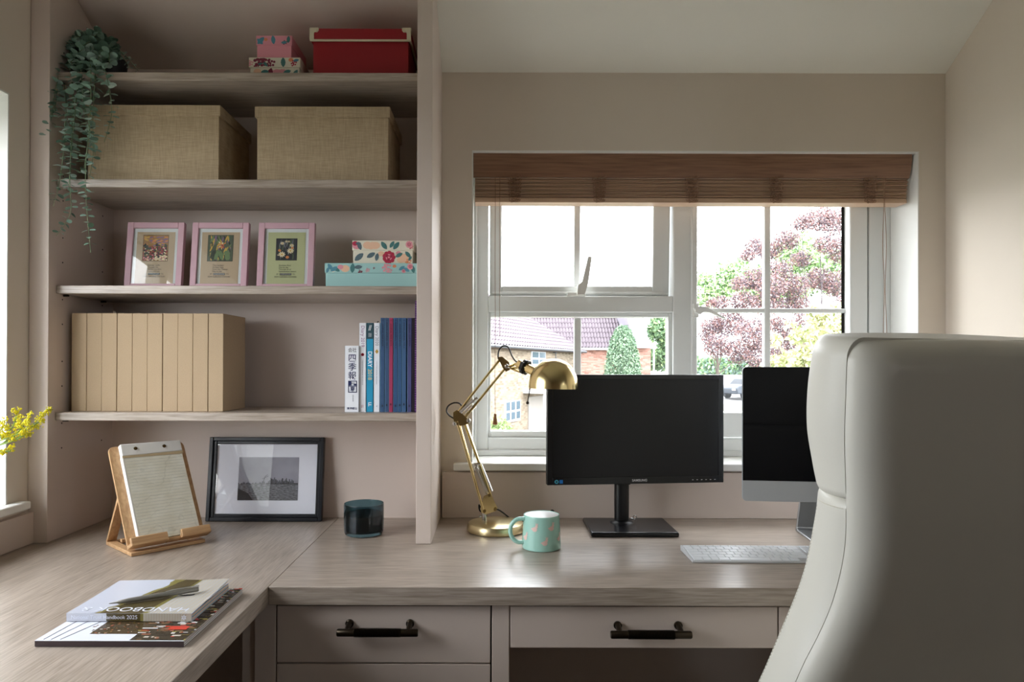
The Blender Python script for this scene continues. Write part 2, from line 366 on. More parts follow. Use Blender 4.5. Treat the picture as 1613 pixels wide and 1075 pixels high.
# ------------------------------------------------------------------ worktops and base units
XS = -.4555; YD = 1.388
w = MB().box(XS, XR-.001, YD, YW-.0005, .713, .75).build('worktop', M_oakx, bev=.001); w['label'] = 'grey oak laminate worktop running under the window, behind the chair'; w['category'] = 'worktop'
w = MB().box(XL+.001, XS-.0008, .12, YW-.0005, .713, .75).build('worktop', M_oaky, bev=.001); w['label'] = 'grey oak laminate worktop along the side wall, carrying the magazines'; w['category'] = 'worktop'
FY = 1.41; FS = FPX/FY
def cx_(px): return (px-779)/FS
def cz_(py): return 1.2-(py-575)/FS
def handle(xc, z, parent, y):
    mb = MB(); L = .0815
    mb.tube([(xc-L, y-.03, z), (xc-L+.002, y-.03, z), (xc-.047, y-.03, z), (xc+.047, y-.03, z), (xc+L-.002, y-.03, z), (xc+L, y-.03, z)], [.0065, .0078, .0078, .0078, .0078, .0065], 20)
    for k in range(60):   # knurled grip
        t = xc-.046+.092*k/59
        mb.lathe([(.0082, -.0005), (.0092, 0), (.0082, .0005)], 20, None, Matrix.Translation((t, y-.03, z)) @ Matrix.Rotation(PI/2, 4, 'Y'))
    for sx in (-1, 1):
        mb.tube([(xc+sx*.062, y, z+.008), (xc+sx*.062, y-.004, z+.008), (xc+sx*.062, y-.0045, z+.008), (xc+sx*.062, y-.03, z+.002)], [.0085, .0085, .006, .0055], 16)
    return mb.build('handle', M_dbrass, parent)
def drawer(px0, px1, py0, py1, parent, hpx=None, hpy=988, depth=.45):
    mb = MB(); mb.box(cx_(px0), cx_(px1), FY, FY+.02, cz_(py1), cz_(py0))
    mb.box(cx_(px0)+.012, cx_(px1)-.012, FY+.02, FY+depth, cz_(py1)+.005, cz_(py0)-.012)
    o = mb.build('drawer', M_cab, parent, bev=.0012)
    if hpx: handle(cx_(hpx), cz_(hpy), o, FY)
    return o
u1 = thing('drawer_unit', 'pink-beige pedestal of drawers under the worktop corner, left of the knee space', 'drawer unit')
mb = MB(); mb.box(cx_(403), cx_(436), FY, 1.98, 0, .7127); mb.box(cx_(776), cx_(803), FY, 1.98, 0, .7127); mb.box(cx_(436), cx_(776), 1.9, 1.98, 0, .7127); mb.box(cx_(436), cx_(776), FY+.002, 1.9, 0, .07)
mb.build('carcass', M_cab, u1, bev=.001)
MB().box(cx_(436), cx_(776), FY+.021, FY+.023, .07, .712).build('shadow_gap', M_gap, u1, smooth=0)
drawer(438, 773.5, 955, 1044, u1, 600)
drawer(438, 773.5, 1046.5, 1180, u1, 600, 1110)
drawer(438, 773.5, 1182.5, 1300, u1, 600, 1240)
u2 = thing('desk_drawer_unit', 'pink-beige shallow drawer with bronze bar handle over the knee space', 'drawer')
mb = MB(); mb.box(cx_(803)+.0003, 1.33, FY+.024, 1.97, cz_(955), .7127)
mb.build('shadow_rail', M_gap, u2, smooth=0)  # dark filler over the drawers, shade of the slot put into its colour
drawer(805, 1225, 955, 1020, u2, 1021, 990, .4)
drawer(1227.5, 1199+60+120, 955, 1020, u2, None, 0, .4)
MB().box(XR-.04, XR-.001, FY, 1.97, 0, .7127).build('end_panel', M_cab, u2, bev=.001)
MB().box(cx_(803)+.0005, XR-.041, 1.93, 1.97, 0, .61).build('back_panel', M_cab, u2, smooth=0)
u3 = thing('support_frame', 'pink-beige corner filler and panels carrying the side worktop', 'desk panel')
MB().box(cx_(403)-.03, cx_(403)-.0005, FY+.012, 1.98, 0, .7127).build('filler', M_cab, u3, bev=.001)
MB().box(XL+.02, cx_(403)-.031, 1.9, 1.93, 0, .7127).build('back_panel', M_cab, u3, smooth=0)
MB().box(XL+.01, -.56, .14, .18, 0, .7127).build('end_panel', M_cab, u3, bev=.001)

# ------------------------------------------------------------------ blind
bl = thing('venetian_blind', 'wooden slatted blind drawn up to the top of the window, with brown pelmet', 'blind')
BS = 2.046
xa, xb = at(745.5, 260, BS).x, at(1437, 260, BS).x
zt_, zb_ = at(1000, 240, BS).z, at(1000, 278, BS).z
prof = []
for i in range(9):
    t = i/8; prof.append((BS+.014*t**2.2, zt_+(zb_-zt_)*t))
prof += [(BS+.022, zb_), (BS+.016, zt_)]
MB().prism(prof, xa, xb, 'x').build('pelmet', M_blind, bl, bev=.001)
MB().box(xa+.01, xb-.01, BS+.03, BS+.085, zt_-.03, zt_).build('headrail', M_white, bl)
MB().box(xa+.006, xb-.004, BS+.008, BS+.025, zt_+.0002, zt_+.0012).build('pelmet_shadow_strip', M_gap, bl)  # thin dark strip painting the shadow line above the pelmet
sb0, sb1 = at(748, 300, BS+.02).x, at(1430, 300, BS+.02).x
zs = at(1000, 281, BS+.02).z; ze = at(1000, 313, BS+.02).z
ns = 16; mb = MB()
for i in range(ns):
    z = zs-(zs-ze)*(i+.5)/ns; dy = .003*math.sin(i*2.1)+.0015*random.random(); dz = .0012
    sl = .0012*(-1)**i
    mb.box(sb0+random.uniform(0, .0015), sb1-.002*i/ns*3, BS+.018+dy, BS+.066+dy, z-.0012, z+.0012)
mb.build('slats', M_slat, bl, bev=.0006, seg=1)
MB().box(sb0, sb1-.006, BS+.014, BS+.068, at(1000, 320, BS+.02).z, ze+.0005).build('bottom_rail', M_slat, bl, bev=.002, seg=3)
for px in (811, 945, 1092, 1225, 1374):
    mb = MB(); xc = at(px, 300, BS).x
    zz0, zz1 = zs+.004, at(1000, 318, BS).z
    for (off, ph, am) in ((-.011, 0, .008), (.011, 1.3, .008), (0, .6, .012), (.002, 2.4, .014)):
        pts = []
        for i in range(70):
            t = i/69; z = zz0+(zz1-zz0)*t
            pts.append((xc+off+am*math.sin(t*2*PI*6.5+ph)+.002*math.sin(t*37+ph), BS+.010+.004*math.cos(t*2*PI*6.5+ph), z+.0025*math.sin(t*2*PI*13+ph)))
        mb.tube(pts, .0009, 5)
    mb.build('ladder_cord', M_cord, bl)
def cord(px, py0, py1, y, wob=.0006, r=.0008, ph=0):
    a = at(px, py0, y); b = at(px, py1, y)
    return [(a.x+(b.x-a.x)*t/12+wob*math.sin(t*1.1+ph), y, a.z+(b.z-a.z)*t/12) for t in range(13)], r
for k, (px, y1) in enumerate(((780, 652), (787, 530))):
    p, r = cord(px, 279, y1, BS+.004, .0003, .0007, k); MB().tube(p, r, 6).build('pull_cord', M_cord, bl)
a = at(780, 652, BS+.004)
MB().lathe([(.002, 0), (.004, -.001), (.0045, -.010), (.008, -.028), (.0085, -.031), (.006, -.033)], 20, None, Matrix.Translation(a)).build('cord_tassel', mat('tassel_wood', (170, 120, 80), .5), bl)
for k, px in enumerate((1391, 1394.5)):
    a = at(px, 279, BS+.004); b = at(px+2, 640, BS+.004)
    MB().tube([(a.x+(b.x-a.x)*t/20+.0022*math.sin(t*.8+k*PI), BS+.004, a.z+(b.z-a.z)*t/20) for t in range(21)], .0009, 6).build('pull_cord', M_cord, bl)

# ------------------------------------------------------------------ lidded boxes
def lidded(name, label, cat, x0, x1, y0, y1, z0, zl, z1, mb_, ml, inset=.003, group=None, bev=.0012):
    t = thing(name, label, cat, ((x0+x1)/2, (y0+y1)/2, z0), 0, group)
    hx, hy = (x1-x0)/2, (y1-y0)/2
    MB().box(-hx+inset, hx-inset, -hy+inset, hy-inset, 0, z1-z0-.004).build('box_body', mb_, t, bev=bev)
    lid = MB().box(-hx, hx, -hy, hy, zl-z0, z1-z0).build('lid', ml, t, bev=bev)
    return t, lid, hx, hy
XB = lambda px, s: (px-779)/s
s7 = 607
lidded('storage_box', 'woven beige fabric lidded storage box beside the trailing plant', 'storage box', -1.066, XB(345, s7), 1.779, 2.008, SH[1], 1.2+(575-183)/s7, 1.874, M_burlap, M_burlap, .005, 'woven beige storage boxes')
lidded('storage_box', 'woven beige fabric lidded storage box next to the bookcase partition', 'storage box', XB(399.5, s7), XB(613, s7), 1.779, 2.008, SH[1], 1.2+(575-185)/s7, 1.871, M_burlap, M_burlap, .005, 'woven beige storage boxes')
M_red = mat('red_card', (150, 24, 34), .55, noise=.03, nscale=300)
t, lid, hx, hy = lidded('storage_box', 'red card storage box with cream metal lid corners on the top shelf', 'storage box', XB(487, 603), XB(645, 603), 1.79, 1.975, SH[0], 1.2+(575-63)/603, 2.08, M_red, M_red, .006)
M_cream = mat('cream_metal', (214, 206, 180), .35, metal=.3)
mb = MB(); zl = 1.2+(575-63)/603-SH[0]; zt2 = 2.08-SH[0]
mb.box(-hx-.001, hx+.001, -hy-.0015, -hy+.003, zl-.003, zl+.002); mb.box(hx-.003, hx+.0015, -hy-.0015, hy, zl-.003, zl+.002)
mb.build('lid_edging', M_cream, lid, bev=.0005)
for sx in (-1, 1):
    mb = MB(); q = sx*hx
    mb.prism([(q+sx*.0015, zl), (q+sx*.0015, zt2+.001), (q-sx*.022, zt2+.001), (q-sx*.022, zt2-.006), (q-sx*.018, zt2-.0105), (q-sx*.011, zt2-.0105), (q-sx*.0095, zt2-.014), (q-sx*.0095, zl)], -hy-.0022, -hy-.0002, 'y')
    mb.box(q, q+sx*.002, -hy-.0022, -hy+.022, zt2-.008, zt2+.001)
    mb.lathe([(.003, 0), (.003, .0015), (.0018, .002)], 12, M_cream, Matrix.Translation((q-sx*.017, -hy-.0022, zt2-.006)) @ Matrix.Rotation(PI/2, 4, 'X'))
    mb.m = []; mb.build('lid_corner', M_cream, lid)
# floral prints
P_leaf = mat('print_teal', (70, 120, 120), .7); P_leaf2 = mat('print_slate', (88, 108, 116), .7); P_rose = mat('print_rose', (178, 42, 72), .7); P_rose2 = mat('print_pink', (222, 150, 160), .7)
P_peach = mat('print_peach', (232, 190, 160), .7); P_blue = mat('print_blue', (84, 140, 160), .7); P_wine = mat('print_wine', (128, 44, 66), .7); P_cream = mat('print_cream', (222, 216, 190), .7); P_orange = mat('print_orange', (224, 140, 100), .7)
C_floral = mat('floral_cream_card', (226, 220, 202), .6); C_pink = mat('pink_card', (226, 150, 164), .6); C_mint = mat('mint_card', (160, 202, 200), .6)
def rose(mb, T, x, y, r, a=P_rose, b=P_rose2, c=P_wine):
    n = 9
    for k in range(n): ell(mb, T, x+.7*r*math.cos(2*PI*k/n), y+.7*r*math.sin(2*PI*k/n), .42*r, .36*r, k, a, 8, .0003+.00002*k)
    ell(mb, T, x, y, .8*r, .8*r, 0, a, 12, .0005)
    for k in range(6): ell(mb, T, x+.42*r*math.cos(k*1.05+.4), y+.42*r*math.sin(k*1.05+.4), .25*r, .1*r, k*1.05+1.9, b if k % 2 else c, 7, .0006)
    ell(mb, T, x, y, .2*r, .16*r, 0, b, 7, .0007)
def leaf(mb, T, x, y, L, rot, m=P_leaf): ell(mb, T, x, y, L, L*.5, rot, m, 12, .00035+random.random()*.0001, True)
def floral(parent, w, h, oy, z0, items, name='floral_print'):
    """prints on the front face; w,h extents, items in fractions"""
    mb = MB(); T = frm((-w/2, oy, z0), (1, 0, 0), (0, 0, 1))
    def cl(v, r, m): return min(max(v, r), m-r)
    for it in items:
        k, fx_, fy_, s = it[:4]; x, y = fx_*w, fy_*h; r = s*h
        if k == 'r': r = min(r, h*.46); rose(mb, T, cl(x, r*1.12, w), cl(y, r*1.12, h), r, *it[4:])
        elif k == 'l': r = min(r, h*.48); leaf(mb, T, cl(x, r, w), cl(y, r, h), r, it[4], it[5] if len(it) > 5 else P_leaf)
        elif k == 'p': r = min(r, h*.48); ell(mb, T, cl(x, r, w), cl(y, r, h), r, r*.8, it[4], it[5], 11, .00012+.00001*len(mb.f)%.00018)
        elif k == 'b':
            for q in range(9):
                a = q*2.4; rr = r*.25*math.sqrt(q); xx = cl(x+rr*math.cos(a), r*.28, w); yy = cl(y+rr*math.sin(a), r*.28, h)
                ell(mb, T, xx, yy, r*.22, r*.2, 0, it[4], 7, .0003+q*.00001)
    return mb.build(name, None, parent, smooth=0)
s = 603; XFb = -.196
# shelf three: mint box and floral box on it
t, lid, hx, hy = lidded('gift_box', 'wide shallow mint box with floral lid under the cream floral box', 'box', XB(511, s), -.2015, 1.79, 1.97, SH[2], 1.2+(575-431)/s, 1.465, C_mint, C_mint, .002)
zl = 1.2+(575-431)/s-SH[2]
floral(lid, 2*hx, .065-zl, -hy-.0001, zl, [('p', .22, .4, .45, 0, P_peach), ('p', .17, .6, .3, 0, P_rose2), ('l', .06, .6, .4, 2.2, P_blue), ('l', .1, .3, .4, .6, P_blue), ('l', .13, .2, .35, 2.6, P_leaf), ('l', .3, .5, .5, 1.5, P_leaf), ('l', .36, .9, .4, .1, P_leaf2), ('b', .46, .3, .3, P_rose2), ('b', .38, .1, .3, P_wine), ('b', .53, .5, .15, P_wine), ('b', .66, .6, .6, P_rose2), ('p', .75, .7, .2, 0, P_orange), ('b', .69, .2, .4, P_rose2), ('l', .83, .5, .35, .6, P_blue), ('l', .88, .35, .35, 2.6, P_blue), ('r', .92, .75, .3, P_rose2, P_rose, P_wine), ('l', .95, .2, .4, 1.8, P_leaf), ('r', .85, .15, .2, P_rose2, P_rose, P_wine), ('l', .02, .2, .3, 1.2, P_blue), ('p', .09, .2, .15, 0, P_cream)])
t, lid, hx, hy = lidded('gift_box', 'cream floral box with red rose standing on the mint box', 'box', XB(553, s), XB(650, s), 1.80, 1.96, 1.4652, 1.2+(575-394)/s, 1.526, C_floral, C_floral, .002)
zl = 1.2+(575-394)/s-1.4652
floral(lid, 2*hx, .0605-zl, -hy-.0001, zl, [('p', .04, .4, .5, 0, P_rose2), ('p', .02, .7, .3, 0, P_rose), ('l', .12, .3, .45, 1.9, P_leaf2), ('p', .25, .6, .5, 0, P_peach), ('p', .38, .5, .5, 0, P_peach), ('p', .32, .3, .5, .5, P_peach), ('l', .52, .5, .48, 2.2), ('l', .65, .8, .4, 1), ('l', .72, .45, .48, .9), ('l', .1, .9, .3, 0, P_leaf2), ('r', .93, .8, .35, P_rose2, P_rose, P_wine), ('b', .96, .35, .3, P_rose)])
floral(t, 2*hx-.004, zl, -hy+.0019, 0, [('l', .1, .5, .42, .7, P_leaf2), ('l', .3, .8, .36, .5, P_leaf2), ('l', .4, .5, .3, 1.4, P_leaf2), ('p', .47, .85, .25, 0, P_peach), ('r', .6, .45, .46), ('p', .76, .9, .2, 0, P_rose2), ('l', .77, .65, .3, .5), ('p', .87, .3, .42, 0, P_peach), ('p', .8, .25, .3, 0, P_peach), ('l', .92, .75, .3, 2.3), ('b', .92, .15, .3, P_orange), ('l', .97, .4, .2, .9)])
# top shelf boxes
s = 600
t, lid, hx, hy = lidded('gift_box', 'low cream box with berry print on the top shelf, under the pink box', 'box', XB(389.5, s), XB(471, s), 1.80, 1.95, SH[0], 1.2+(575-106)/s, 2.008, C_floral, C_floral, .003)
zl = 1.2+(575-106)/s-SH[0]
floral(lid, 2*hx, .062-zl, -hy-.0001, zl, [('b', .2, .75, .8, P_wine), ('b', .3, .5, .7, P_wine), ('b', .42, .4, .6, P_wine), ('l', .67, .5, .48, 1.6), ('p', .82, .75, .25, 0, P_orange), ('l', .92, .85, .3, .2, P_blue), ('b', .87, .4, .4, P_rose), ('b', .03, .4, .4, P_rose2), ('b', .15, .1, .4, P_wine), ('l', .22, .2, .3, .3), ('l', .33, .1, .3, 2.4)])
floral(t, 2*hx-.006, zl, -hy+.0029, 0, [('p', .55, .6, .48, 0, P_rose2), ('p', .65, .6, .46, 0, P_rose2), ('l', .4, .6, .45, 1.3, P_wine), ('l', .75, .8, .3, .3), ('p', .15, .7, .3, 0, P_peach), ('l', .3, .8, .3, .1), ('l', .95, .6, .3, 1)])
t, lid, hx, hy = lidded('gift_box', 'small pink box with leaf-print lid, upper of the two beside the red box', 'box', XB(400, s), XB(457, s), 1.805, 1.94, 2.0082, 1.2+(575-70)/s, 2.068, C_pink, C_pink, .002)
zl = 1.2+(575-70)/s-2.0082
floral(lid, 2*hx, .0598-zl, -hy-.0001, zl, [('l', .1, .45, .48, .8, P_blue), ('l', .08, .2, .4, 2.4, P_blue), ('p', .27, .6, .2, 0, P_orange), ('l', .48, .65, .44, 1.7, P_blue), ('l', .78, .2, .3, .1, P_blue), ('b', .8, .3, .3, P_wine), ('l', .95, .6, .36, 1.5, P_leaf)])

# ------------------------------------------------------------------ kraft slipcases
bx0, bx1 = XB(112, 603), XB(351.5, 603); bw = (bx1-bx0)/10
def slipcase():
    t = thing('box_file', '', 'box file', (0, 0, 0), 0, 'plain brown card box files in a row')
    h = 1.3325-SH[3]; wd = bw-.0006
    mb = MB(); mb.box(-wd/2, wd/2, 0, .158, 0, h); mb.build('case', M_kraft, t, bev=.0012)
    return t
lab = ['first from the side panel, in shadow', 'second along from the side panel', 'third from the side panel, left of the loose thread', 'fourth from the side panel, right of the loose thread', 'fifth from the side panel', 'sixth from the side panel',
       'fourth from the open end of its row', 'third from the open end of its row', 'second from the open end of its row', 'last at the open end, its broad side showing']
sc0 = slipcase()
for i in range(10):
    o = sc0 if i == 0 else dup(sc0, (0, 0, 0))
    o.location = (bx0+bw*(i+.5), 1.792+.0008*math.sin(i*2.3), SH[3]); o['label'] = 'brown card box file, '+lab[i]
# ------------------------------------------------------------------ books
def book(name, label, cat, px0, px1, pyt, cover, depth=.15, y=1.79, lean=0, z=SH[3], group=None, pages=True, rough=.4):
    s_ = FPX/y; x0, x1 = (px0-779)/s_, (px1-779)/s_; h = 1.2-(pyt-575)/s_-z
    t = thing(name, label, cat, ((x0+x1)/2, y, z), 0, group); t.rotation_euler = (0, lean, 0)
    w_ = x1-x0; c = .0012 if w_ > .012 else .0004
    mb = MB(); mb.box(-w_/2, w_/2, 0, c*1.5, 0, h); mb.box(-w_/2, -w_/2+c, 0, depth, 0, h); mb.box(w_/2-c, w_/2, 0, depth, 0, h)
    o = mb.build('cover', cover, t, bev=.0004)
    MB().box(-w_/2+c, w_/2-c, c*1.5, depth-.004, .002, h-.002).build('pages', M_paper, t, smooth=0)
    return t, w_, h
Fx = lambda x=0, z=0, y=-.0003: frm((x, y, z), (1, 0, 0), (0, 0, 1))
Fd = lambda x=0, z=0, y=-.0003: frm((x, y, z), (0, 0, -1), (1, 0, 0))     # reads downwards on a spine
C_w = mat('book_white', (236, 238, 244), .5); C_navyink = mat('navy_ink', (24, 34, 84), .6); C_grey = mat('grey_ink', (120, 122, 135), .6); C_gold = mat('gold_ink', (190, 150, 60), .5); C_redink = mat('red_ink', (170, 20, 50), .6); C_mauve = mat('mauve_ink', (150, 110, 150), .6)
C_cyan = mat('book_cyan', (36, 150, 190), .45); C_dteal = mat('book_dark_teal', (44, 76, 86), .45)
t, w_, h = book('directory', 'thick white directory with bold dark Japanese characters on its spine', 'book', 543.2, 565.4, 545.5, C_w, .13)
text('会社', .0125, Fx(.001, h-.012), M_ink, t, sx=.9)
for k, (c_, zz) in enumerate((('四', .0335), ('季', .0565), ('報', .0795))): text(c_, .0225, Fx(.001, h-zz), C_navyink, t, bold=.00015)
mb = MB(); T = Fx(.002, h-.107); 
for (a_, b_, c2, d_) in ((-.0115, .0115, .0135, .0155), (-.0115, .0115, -.0155, -.0135), (-.0115, -.0095, -.0155, .0155), (.0095, .0115, -.0155, .0155), (-.0115, .0115, .0005, .0025), (-.0095, -.003, .003, .0135), (.003, .0095, .003, .0075)): mb.box(a_, b_, c2, d_, 0, .0002, None, T)
mb.build('printed_emblem', C_navyink, t, smooth=0)
text('夏', .014, Fx(.002, h-.1145, -.0005), C_navyink, t, bold=.0002); text('2025', .0065, Fx(.002, h-.0985, -.0005), C_navyink, t)
text('CD-ROM', .0045, Fd(.003, h-.137), C_grey, t); text('東洋経済', .0068, Fx(.001, .009), C_navyink, t, bold=.0001)
t, w_, h = book('diary', 'white diary with mauve lettering and red flower emblem, beside the directory', 'book', 565.7, 576.7, 509.5, C_w, .15, 1.795)
text('Diary 2019', .0125, Fd(0, h-.035), C_mauve, t); mb = MB()
for k in range(5): ell(mb, Fx(0, h-.083), .0022*math.cos(k*1.2566+1.57), .0022*math.sin(k*1.2566+1.57), .0022, .0022, 0, C_redink, 8, .0001)
mb.build('printed_emblem', None, t, smooth=0); text('a record of each passing day, week and month', .0035, Fd(.0, h-.13), C_grey, t); text('LL', .008, Fd(0, .014), C_wine if False else C_redink, t)
t, w_, h = book('diary', 'bright blue diary with dark top panel and white DIARY lettering', 'book', 577.2, 588.0, 509.5, C_cyan, .15, 1.795)
MB().box(-w_/2-.0001, w_/2+.0001, -.0004, .0005, h-.042, h+.0001).build('title_panel', C_dteal, t, smooth=0)
mb = MB()
for k in (0, 1): mb.prism([(-.004+k*.0035, h-.02), (-.0025+k*.0035, h-.02), (.001+k*.0035, h-.006), (-.0005+k*.0035, h-.006)], -.0007, -.0005, 'y')
mb.build('printed_emblem', M_paper, t, smooth=0)
for k in range(4): text('JOURNAL', .0024, Fd(-.003+.0021*k, h-.032, -.0006), C_w, t)
text('DIARY', .0145, Fd(0, h-.095), C_w, t, bold=.0004); text('2018', .0145, Fd(0, h-.135), mat('tan_ink', (196, 184, 140), .5), t, bold=.0004); text('LL', .011, Fd(0, .02), C_w, t, bold=.0004)
t, w_, h = book('diary', 'white diary with grey lettering and gold emblem, next to the slim blue volumes', 'book', 588.8, 598.2, 509.5, C_w, .15, 1.795)
text('Diary 2020', .0115, Fd(0, h-.034), C_grey, t); mb = MB(); T = Fx(0, h-.075)
mb.add([T @ Vector(p) for p in ((-.0045, 0, .0002), (0, -.006, .0002), (.0045, 0, .0002), (0, .006, .0002))], [(0, 1, 2, 3)]); mb.build('printed_emblem', C_gold, t, smooth=0)
text('a record of each passing day, week and month', .0033, Fd(0, h-.13), C_grey, t); text('V', .007, Fd(0, .015), C_grey, t)
MB().tube([(.001, .002, h), (.002, -.001, h+.0035), (.004, .004, h+.0035)], .0012).build('ribbon_marker', M_ink, t)
cols = [((56, 84, 122), 599.5, 605.5, 'slim steel-blue volume standing next to the gold-emblem white diary'), ((60, 84, 120), 606.5, 612, 'slim steel-blue volume directly before the pink one'), ((164, 56, 92), 612.8, 618.6, 'slim pink-red volume among the blue ones'),
        ((52, 84, 128), 620, 626, 'slim blue volume directly after the pink one'), ((52, 88, 130), 627, 632.6, 'slim blue volume, second after the pink one'), ((62, 94, 134), 633.4, 639.6, 'slim blue volume beside the violet one'),
        ((72, 74, 120), 641.8, 648, 'slim blue-violet volume next to the black binder')]
for i, (c_, a_, b_, lb) in enumerate(cols):
    t, w_, h = book('journal', lb, 'book', a_, b_, 501.5, mat('journal_cloth_%s' % 'abcdefg'[i], c_, .45), .17, 1.79, 0, SH[3], 'slim bound journals', rough=.4)
    MB().box(-w_/2-.0003, -w_/2+.0004, -.0002, .02, 0, h).build('joint', mat('journal_edge', (120, 160, 190), .4), t, smooth=0)
    text('ANNUAL JOURNAL VOL %d' % (i+1) if i % 2 else 'JOURNAL YEAR BOOK', .0058, Fd(0, h-.045), M_ink, t); text('O', .005, Fd(0, h-.006), M_ink, t); text('II', .007, Fx(0, .016+.002*(i % 3)), M_ink, t, bold=.0003)
t, w_, h = book('binder', 'black binder in the shadow between the violet volume and the spiral notebook', 'binder', 648.8, 653.2, 501.5, mat('black_cloth', (26, 18, 30), .5), .17, 1.79)
t, w_, h = book('notebook', 'tall purple spiral notebook against the partition', 'notebook', 653.6, 656.2, 474, mat('purple_card', (76, 30, 96), .5), .19, 1.785)
mb = MB()
for k in range(46): mb.lathe([(.0008, -.001), (.0024, -.0006), (.0024, .0006), (.0008, .001)], 10, None, Matrix.Translation((.0002, -.0025, .006+.0062*k)))
mb.build('spiral_binding', mat('purple_wire', (120, 60, 140), .35), t)
MB().tube([at(178,497,1.80), at(178.5,492.5,1.80), at(181,490.5,1.80), at(183,495.5,1.80)], .0007).build('loose_thread', mat('thread', (190, 180, 160), .8), None)
o = D.objects['loose_thread']; o['label'] = 'pale loose thread end sticking up between two brown box files'; o['category'] = 'thread'
